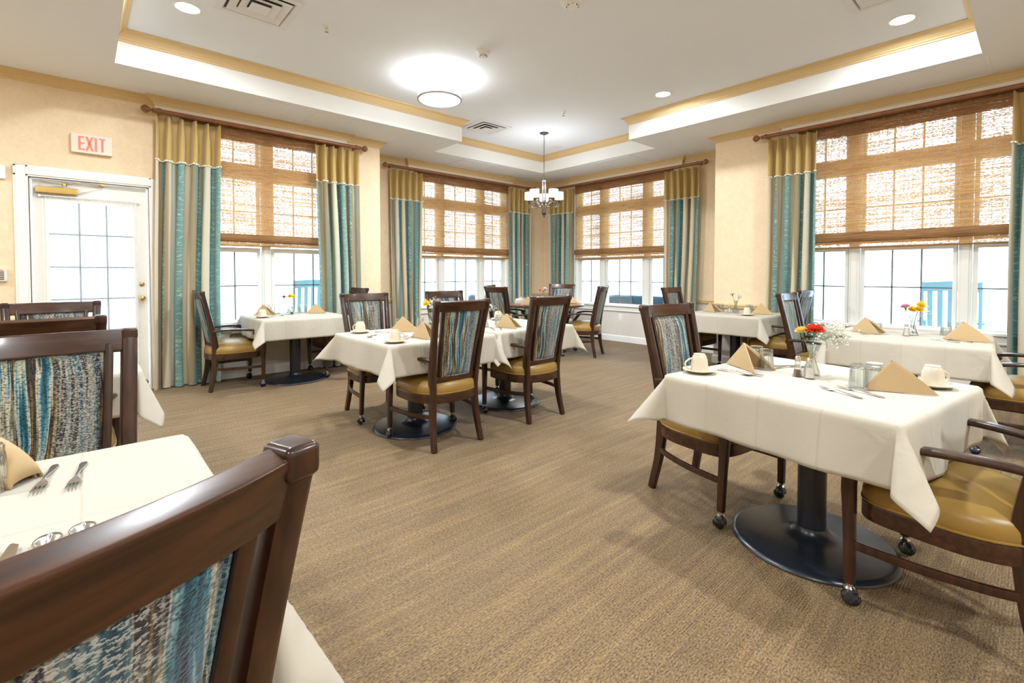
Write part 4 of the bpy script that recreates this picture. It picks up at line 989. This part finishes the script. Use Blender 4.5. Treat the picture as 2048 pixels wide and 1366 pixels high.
petal = {}
def pmat(nm, col): petal[nm] = mat(nm+'_petals', col, .6, spec=.2); t_ = NT(petal[nm]); translucent(petal[nm], .3, col); return petal[nm]
for nm, col in (('orange_red', (.72, .07, .025)), ('pale_yellow', (.85, .66, .16)), ('yellow', (.86, .62, .03)), ('pink', (.80, .42, .50)), ('white', (.88, .86, .80)), ('orange', (.85, .20, .03)), ('coral', (.85, .35, .30)), ('red', (.70, .03, .05))): pmat(nm, col)
def flower(kind, color, loc, tip, lab, r=.026):
    """stem from loc (foot in the vase) to tip; bloom on the tip"""
    rng = random.Random(hash((round(tip[0]*1000), round(tip[1]*1000))) % 9999)
    s = thing(kind, loc, 0, lab, 'flower'); L = Vector(tip)-Vector(loc)
    P = catmull([(0, 0, 0), (L.x*.25, L.y*.25, L.z*.45), (L.x*.6, L.y*.6, L.z*.75), tuple(L)], 4)
    obj('stem', MB().tube(P, .0016, 6), m_leaf, s)
    dirv = (Vector((L.x*.5, L.y*.5, L.z*.8)).normalized()+Vector((-.45, -.45, 0))*(kind == 'daisy')).normalized(); Q = dirv.to_track_quat('Z', 'Y').to_matrix().to_4x4(); Mx = Matrix.Translation(L) @ Q
    a = MB()
    if kind == 'carnation':
        for ring, (n_, rr, el) in enumerate(((14, .92, .30), (13, .86, .70), (11, .70, 1.05), (8, .45, 1.35))):
            for k in range(n_):
                an = 2*pi*k/n_+ring*.4+rng.uniform(-.1, .1); w = .42*r*rr+.15*r
                R_ = Matrix.Rotation(an, 4, 'Z')
                def fn(u, v, el=el, rr=rr, w=w): q = -1+2*v; return R_ @ Vector((u*r*rr*cos(el*u*.9), q*w*(.3+.7*u), u*r*(.05+.85*sin(el))+.12*r*sin(q*9+k)*u))
                a.grid(fn, 4, 8)
        obj('bloom', a.xf(Mx), petal[color], s, ang=None)
        obj('calyx', MB().lathe([(0, -.024), (.004, -.022), (.0065, -.008), (.0085, .004), (0, .004)], 12).xf(Mx), m_leaf, s)
    else:
        for ring, (n_, rr, tl) in enumerate(((13, 1.12, .12), (12, .85, .40), (9, .55, .75))):
            for k in range(n_):
                an = 2*pi*k/n_+ring*.25; R_ = Matrix.Rotation(an, 4, 'Z')
                def fn(u, v, rr=rr, tl=tl): q = -1+2*v; return R_ @ Vector((r*rr*(.15+.85*u), q*r*.19*sin(pi*min(1, .2+.75*u)), r*tl*u*u*1.2+.002+.004*ring-.05*r*q*q))
                a.grid(fn, 4, 4)
        obj('bloom', a.xf(Mx), petal[color], s, ang=None)
        obj('disc', MB().ball((0, 0, .006), r*.26, 12, 6, .5).xf(Mx), petal['yellow'] if color != 'yellow' else petal['orange'], s)
    return s
def sprig(loc, tip, lab, n=60, spread=.04, lean=(0, 0)):
    rng = random.Random(int(abs(tip[0]*977+tip[1]*331))); s = thing('baby_breath_sprig', loc, 0, lab, 'flower'); L = Vector(tip)-Vector(loc)
    st = MB(); fl_ = MB(); st.tube([(0, 0, 0), tuple(L*.5), tuple(L*.85)], .001, 5)
    for k in range(n):
        d_ = Vector((rng.gauss(lean[0], 1)*spread, rng.gauss(lean[1], 1)*spread, rng.gauss(0, .75)*spread)); b = L*.8; e = L+d_
        if rng.random() < .55: st.tube([tuple(b), tuple((b+e)/2+Vector((0, 0, .004))), tuple(e)], .00035, 3)
        for q in range(3): fl_.ball(tuple(e+Vector((rng.uniform(-1, 1), rng.uniform(-1, 1), rng.uniform(-1, 1)))*.003), .0030, 5, 3)
    obj('stalks', st, m_stalk, s); o = obj('tiny_blossoms', fl_, petal['white'], s, ang=None); o['kind'] = 'stuff'; return s

def cupset(x, y, ang, where):
    place(SAU, (x, y, Z-.001), 0, 'ivory saucer under the upturned cup '+where, 'ivory saucers')
    place(CUP, (x, y, Z+.0085), RD(ang), 'upturned ivory cup on a saucer '+where, 'upturned coffee cups')
def tum(x, y, where, z=0): place(TUM, (x, y, Z+.0005+z), random.uniform(0, 1), 'upturned fluted glass tumbler '+where, 'upturned tumblers')
def nap(x, y, ang, where, sc=1, z=0):
    o = place(NAP, (x, y, Z+.003+z), RD(ang), 'golden folded napkin '+where, 'folded napkins'); o.scale = (sc, sc, sc); return o
def cut(kind, p, q, where, z=0):
    """from handle end p towards working end q"""
    return place(CUT[kind], (p[0], p[1], Z+.0012+z), math.atan2(q[1]-p[1], q[0]-p[0]), 'steel '+kind+' '+where, kind+'s on the tables')
def vase(x, y, where, z=0): place(VAS, (x, y, Z+z), 0, 'small clear glass bud vase '+where, 'glass bud vases')
# near right table
cupset(2.160, 1.075, 140, 'at the left corner of the near right table')
cupset(2.600, .292, -40, 'at the right corner of the near right table')
nap(2.475, 1.085, -107, 'standing left of the two tumblers on the near right table')
nap(2.330, .472, -50, 'standing large at the right end of the near right table')
tum(2.545, .965, 'beside the left napkin of the near right table, left one'); tum(2.480, .895, 'beside the left napkin of the near right table, right one')
tum(2.345, .490, 'behind the right napkin of the near right table, left one'); tum(2.420, .452, 'behind the right napkin of the near right table, right one')
cut('spoon', (2.285, 1.045), (2.262, .887), 'bowl up in front of the left napkin, near right table'); cut('knife', (2.318, 1.045), (2.285, .832), 'lying under the left napkin, near right table')
cut('fork', (2.155, .438), (2.262, .636), 'on the near right table, left one before the right napkin'); cut('fork', (2.232, .385), (2.322, .586), 'on the near right table, partly under the right napkin')
cut('spoon', (2.585, .905), (2.66, .79), 'at the far side of the near right table, crossing a fork'); cut('fork', (2.515, .87), (2.66, .825), 'at the far side of the near right table, crossing a spoon')
place(PEP, (2.415, .735, Z), 0, 'glass pepper shaker with chrome cap on the near right table'); place(SAL, (2.402, .684, Z), 0, 'glass salt shaker in front of the vase on the near right table')
vase(2.500, .705, 'holding a red carnation on the near right table')
flower('carnation', 'orange_red', (2.500, .705, Z+.012), (2.485, .690, Z+.200), 'orange red carnation on the near right table', .042)
flower('carnation', 'pale_yellow', (2.500, .708, Z+.012), (2.475, .738, Z+.196), 'pale yellow carnation behind the red one, near right table', .030)
sprig((2.502, .703, Z+.012), (2.530, .665, Z+.200), 'white baby breath sprig beside the red carnation, near right table', 300, .034, (.2, -.7))
# table under the big right window
cupset(4.190, 1.010, 140, 'at the left end of the big right window table')
nap(4.62, 1.03, -98, 'at the left end of the big right window table'); nap(4.52, .46, -68, 'at the right end of the big right window table', 1.08)
tum(4.735, .93, 'left one of the left pair, big right window table'); tum(4.68, .865, 'right one of the left pair, big right window table')
tum(4.86, .475, 'left one of the right pair, big right window table'); tum(4.93, .40, 'right one of the right pair, big right window table')
cut('fork', (4.44, .92), (4.56, .80), 'left of the salt shaker, big right window table'); cut('knife', (4.50, .95), (4.62, .79), 'beside a fork left of the salt shaker, big right window table')
cut('fork', (4.40, .36), (4.50, .55), 'in front of the right napkin, big right window table'); cut('spoon', (4.47, .30), (4.56, .50), 'under the right napkin, big right window table')
place(SAL, (4.60, .672, Z), 0, 'glass salt shaker on the big right window table'); vase(4.70, .648, 'holding yellow and pink flowers on the big right window table')
flower('daisy', 'yellow', (4.70, .648, Z+.012), (4.72, .610, Z+.225), 'yellow daisy, highest of the bunch on the big right window table', .037)
flower('daisy', 'yellow', (4.702, .646, Z+.012), (4.69, .655, Z+.192), 'yellow daisy, low in the bunch on the big right window table', .032)
flower('daisy', 'yellow', (4.698, .648, Z+.012), (4.70, .620, Z+.196), 'yellow daisy, right and low in the bunch on the big right window table', .032)
flower('carnation', 'pink', (4.698, .650, Z+.012), (4.665, .690, Z+.208), 'pink carnation left of the daisies on the big right window table', .034)
sprig((4.70, .65, Z+.012), (4.73, .60, Z+.18), 'white baby breath sprig among daisies, big right window table', 50, .026)
# table by the pillar
cupset(5.50, 2.19, 30, 'at the right end of the pillar table'); nap(5.70, 2.80, -100, 'at the left end of the pillar table'); nap(5.76, 2.25, -62, 'at the right end of the pillar table')
tum(5.84, 2.70, 'left one of the left pair, pillar table'); tum(5.83, 2.63, 'right one of the left pair, pillar table'); tum(5.98, 2.37, 'left one of the right pair, pillar table'); tum(5.86, 2.30, 'right one of the right pair, pillar table')
place(SAL, (5.83, 2.53, Z), 0, 'glass salt shaker on the table by the pillar'); vase(5.84, 2.46, 'on the table by the pillar')
flower('carnation', 'white', (5.84, 2.46, Z+.012), (5.83, 2.495, Z+.215), 'pale pinkish white carnation in the pillar table vase', .030); flower('daisy', 'white', (5.842, 2.458, Z+.012), (5.85, 2.425, Z+.19), 'small white daisy in the pillar table vase', .02)
sprig((5.84, 2.46, Z+.012), (5.85, 2.42, Z+.19), 'baby breath sprig in the pillar table vase', 40, .022)
cut('fork', (5.60, 2.50), (5.66, 2.33), 'left of the cup on the pillar table'); cut('knife', (5.64, 2.52), (5.70, 2.34), 'near the vase on the pillar table')
# table under the left window
cupset(1.400, 5.52, 150, 'on the table under the left window'); nap(1.40, 5.88, -38, 'behind the cup on the table under the left window'); nap(1.93, 5.76, -20, 'at the right end of the table under the left window', .95)
tum(1.66, 5.95, 'left of the mullion on the table under the left window'); tum(1.60, 6.03, 'by the sill on the table under the left window'); tum(1.89, 5.93, 'left one of the right pair, left window table'); tum(1.95, 5.90, 'right one of the right pair, left window table')
cut('spoon', (1.50, 5.58), (1.66, 5.66), 'beside the cup on the table under the left window'); vase(1.745, 5.82, 'on the table under the left window'); place(PEP, (1.765, 5.745, Z), 0, 'pepper shaker on the table under the left window')
flower('daisy', 'yellow', (1.745, 5.82, Z+.012), (1.765, 5.80, Z+.205), 'yellow daisy in the vase under the left window', .032); flower('daisy', 'yellow', (1.747, 5.82, Z+.012), (1.80, 5.785, Z+.20), 'yellow daisy, rightmost in the vase under the left window', .024)
flower('carnation', 'red', (1.743, 5.82, Z+.012), (1.71, 5.835, Z+.195), 'red carnation in the vase under the left window', .024); sprig((1.745, 5.82, Z+.012), (1.75, 5.83, Z+.235), 'thin sprig above the flowers under the left window', 26, .035)
# centre table
cupset(1.615, 3.59, 120, 'at the far left corner of the centre table'); cupset(1.560, 2.925, -35, 'at the near left corner of the centre table')
nap(1.82, 3.50, -28, 'behind a tumbler on the centre table'); nap(1.785, 3.095, -68, 'behind the chair back on the centre table, near the front edge')
tum(1.93, 3.53, 'in front of the far napkin on the centre table'); tum(2.13, 3.55, 'right of the far napkin on the centre table'); tum(2.06, 3.17, 'hidden by the chair back on the centre table')
cut('spoon', (1.66, 3.40), (1.62, 3.36), 'left of the far napkin on the centre table'); cut('knife', (1.72, 3.56), (1.78, 3.42), 'beside the spoon on the centre table'); cut('fork', (1.64, 3.06), (1.76, 3.14), 'behind the near cup on the centre table'); cut('knife', (1.67, 3.00), (1.80, 3.09), 'left of the near napkin on the centre table')
vase(2.16, 3.42, 'with a mixed bunch on the centre table')
flower('daisy', 'yellow', (2.16, 3.42, Z+.012), (2.13, 3.45, Z+.215), 'yellow daisy in the centre table vase', .034); flower('carnation', 'orange', (2.162, 3.42, Z+.012), (2.20, 3.40, Z+.205), 'orange carnation in the centre table vase', .028)
flower('daisy', 'yellow', (2.162, 3.418, Z+.012), (2.215, 3.38, Z+.185), 'low yellow daisy in the centre table vase', .022); flower('carnation', 'white', (2.16, 3.42, Z+.012), (2.16, 3.41, Z+.175), 'white carnation in the centre table vase', .022); sprig((2.16, 3.42, Z+.012), (2.17, 3.42, Z+.225), 'pale sprig in the centre table vase', 60, .03)
# middle table
nap(2.66, 3.18, -62, 'between the two chair backs on the middle table'); cupset(3.10, 3.66, 200, 'at the far side of the middle table'); nap(3.02, 3.60, 30, 'at the far side of the middle table, seen edge on', .8)
tum(2.80, 3.30, 'behind the napkin on the middle table, left one'); tum(2.87, 3.24, 'behind the napkin on the middle table, right one'); vase(2.62, 3.27, 'on the middle table')
flower('daisy', 'pale_yellow', (2.62, 3.27, Z+.012), (2.60, 3.31, Z+.205), 'pale yellow daisy in the middle table vase', .030); flower('carnation', 'white', (2.622, 3.268, Z+.012), (2.65, 3.25, Z+.18), 'white carnation in the middle table vase', .026); sprig((2.62, 3.27, Z+.012), (2.655, 3.25, Z+.16), 'white sprig in the middle table vase', 50, .025)
cut('fork', (2.52, 3.02), (2.60, 3.16), 'left of the napkin on the middle table'); cut('knife', (2.57, 2.99), (2.68, 3.15), 'in front of the napkin on the middle table')
# round table
ZR = .742-TH
def onr(o): o.location.z += ZR-.001; return o
nap(4.72, 5.06, -50, 'on the left side of the round wooden table', 1, ZR); nap(5.47, 4.90, -40, 'on the right side of the round wooden table', 1, ZR); nap(5.0, 5.45, 10, 'white lit, at the back of the round wooden table', .8, ZR)
tum(4.98, 5.22, 'left one near the caddy on the round table', ZR); tum(5.05, 5.16, 'right one near the caddy on the round table', ZR); tum(5.50, 5.18, 'beyond the chair back on the round table', ZR); tum(5.42, 5.26, 'left of another beyond the chair back on the round table', ZR)
vase(5.28, 5.16, 'in the middle of the round wooden table', ZR)
b = (5.28, 5.16, Z+ZR+.012)
flower('carnation', 'coral', b, (5.245, 5.19, b[2]+.19), 'coral carnation in the round table vase', .030); flower('carnation', 'white', (b[0]+.002, b[1], b[2]), (5.30, 5.13, b[2]+.20), 'white carnation in the round table vase', .032); flower('carnation', 'pink', (b[0], b[1]-.002, b[2]), (5.285, 5.16, b[2]+.17), 'pink carnation in the round table vase', .022)
s = thing('packet_caddy', (4.90, 5.30, .7425), RD(20), 'small white ceramic caddy of sweetener packets on the round wooden table', 'caddy')
a = MB(); a.rbox(-.055, .055, -.04, .04, 0, .006, .002); [a.rbox(*q, 0, .055, .002) for q in ((-.055, -.050, -.04, .04), (.050, .055, -.04, .04), (-.05, .05, -.04, -.035), (-.05, .05, .035, .04))]; obj('box', a, m_china, s)
for k in range(7): obj('packet', MB().rbox(-.044+.013*k, -.036+.013*k, -.030, .030, .008, .075+.004*(k % 2), .001), m_white, s)
# nearest table, lower left
E_ = Vector((-.103, 1.512, 0)); ax = Vector((.744, -.668, 0)); ay = Vector((.668, .744, 0))
def arch(w0, w1, h, x0, x1, lift=0):
    def fn(u, v):
        zt = h*(1-u**2.4)**.62+.014; w = w0+(w1-w0)*u; q = pi*v
        p = E_+ax*(x0+(x1-x0)*u)+ay*(w*cos(q))+Vector((0, 0, max(0, zt*sin(q)**.55)+Z+lift)); return p
    return fn
nk = obj('napkin', MB().grid(arch(.070, .034, .112, -.23, 0), 24, 20), m_napkin, ang=None); sd = nk.modifiers.new('layers', 'SOLIDIFY'); sd.thickness = .004; sd.offset = 0
tag(nk, 'golden napkin folded into a rounded fan, cut by the left picture edge', 'napkin', 'folded napkins')
il = obj('inner_layer', MB().grid(arch(.058, .026, .095, -.23, -.006), 20, 16), m_napkin, nk, ang=None); sd = il.modifiers.new('layers', 'SOLIDIFY'); sd.thickness = .003; sd.offset = 0
tum(-.165, 1.505, 'at the left picture edge on the nearest table')
cut('fork', (-.060, 1.60), (-.085, 1.42), 'beside the napkin on the nearest table, left one of the two'); cut('fork', (-.008, 1.575), (-.030, 1.395), 'right one of the two on the nearest table')
cut('spoon', (-.072, .985), (-.055, 1.135), 'left one of the two showing over the big chair rail'); cut('spoon', (-.022, .995), (-.010, 1.15), 'right one of the two showing over the big chair rail')
cut('knife', (-.125, .955), (-.100, 1.15), 'tip showing over the big chair rail at the left'); place(SAU, (-.19, 1.12, Z-.001), 0, 'ivory saucer cut by the left picture edge on the nearest table', 'ivory saucers')
# table before the door
vase(-.27, 3.42, 'with white flowers on the table before the glass door')
for k, (dx, dy) in enumerate(((-.03, .02), (.02, .01), (.045, -.02), (-.01, -.03))):
    flower('carnation', 'white', (-.27+.001*k, 3.42, Z+.012), (-.27+dx, 3.42+dy, Z+.20+.008*(k % 2)), 'white carnation, %s in the vase before the glass door' % ['leftmost', 'second from the left', 'rightmost', 'frontmost'][k], .026)
cupset(.02, 3.62, 60, 'on the table before the glass door'); nap(-.45, 3.62, -30, 'on the table before the glass door')

# ------------------------------------------------------------------ outside
struct('porch_floor', MB().box(-8, 30, 6.45, 30, -.12, -.04).box(6.6, 30, -14, 6.45, -.12, -.04), m_porch, smooth=False)
def rocker(loc, rz, lab):
    s = thing('porch_rocking_chair', loc, rz, lab, 'rocking chair', 'blue porch rocking chairs')
    for e in (-.27, .27):
        obj('rocker', MB().bar(catmull([(e, -.45, .03), (e, -.1, .0), (e, .2, .0), (e, .5, .05)], 4), .03, .035, (1, 0, 0)), m_blue, s)
        obj('back_post', MB().bar([(e, -.22, .02), (e, -.25, .45), (e*.98, -.40, 1.14)], .035, .04, (1, 0, 0)), m_blue, s)
        obj('front_leg', MB().bar([(e, .24, .02), (e, .24, .62)], .035, .04, (1, 0, 0)), m_blue, s)
        obj('armrest', MB().bar([(e, -.30, .63), (e, .30, .64)], .08, .022, (1, 0, 0)), m_blue, s)
    a = MB(); [a.rbox(-.26, .26, -.22+.065*k, -.165+.065*k, .42, .438, .003) for k in range(7)]; obj('seat', a, m_blue, s)
    obj('top_rail', MB().bar([(-.28, -.385, 1.07), (0, -.40, 1.09), (.28, -.385, 1.07)], .12, .022, (0, -.2, 1)), m_blue, s)
    obj('lower_rail', MB().bar([(-.27, -.265, .50), (.27, -.265, .50)], .06, .022, (0, -.2, 1)), m_blue, s)
    for k in range(5): obj('slat', MB().bar([(-.19+.095*k, -.268, .50), (-.19+.095*k, -.385, 1.06)], .050, .012, (1, 0, 0)), m_blue, s)
rocker((2.72, 7.95, -.04), RD(-12), 'light blue rocking chair on the porch outside the left window')
rocker((8.30, .77, -.04), RD(-86), 'light blue slatted rocking chair on the porch outside the big right window')
def sofa(loc, rz, w, lab):
    s = thing('porch_sofa', loc, rz, lab, 'outdoor sofa')
    obj('base', MB().rbox(-w/2, w/2, -.40, .40, .12, .40, .03), m_hedge, s); obj('backrest', MB().rbox(-w/2, w/2, .24, .42, .36, .79, .06, 4), m_hedge, s)
    for e in (-1, 1): obj('arm', MB().rbox(e*w/2-.09, e*w/2+.09, -.40, .42, .12, .66, .05, 3), m_hedge, s)
    for e in range(4): obj('foot', MB().rbox((-1 if e % 2 else 1)*(w/2-.1)-.03, (-1 if e % 2 else 1)*(w/2-.1)+.03, (-.3 if e < 2 else .3)-.03, (-.3 if e < 2 else .3)+.03, 0, .125, .005), m_black, s)
sofa((8.7, 5.05, -.04), RD(90), 2.6, 'dark blue grey sofa on the porch, seen through the third window')
sofa((6.95, 8.4, -.04), RD(180), 1.8, 'blue grey sofa on the porch, seen through the second window')
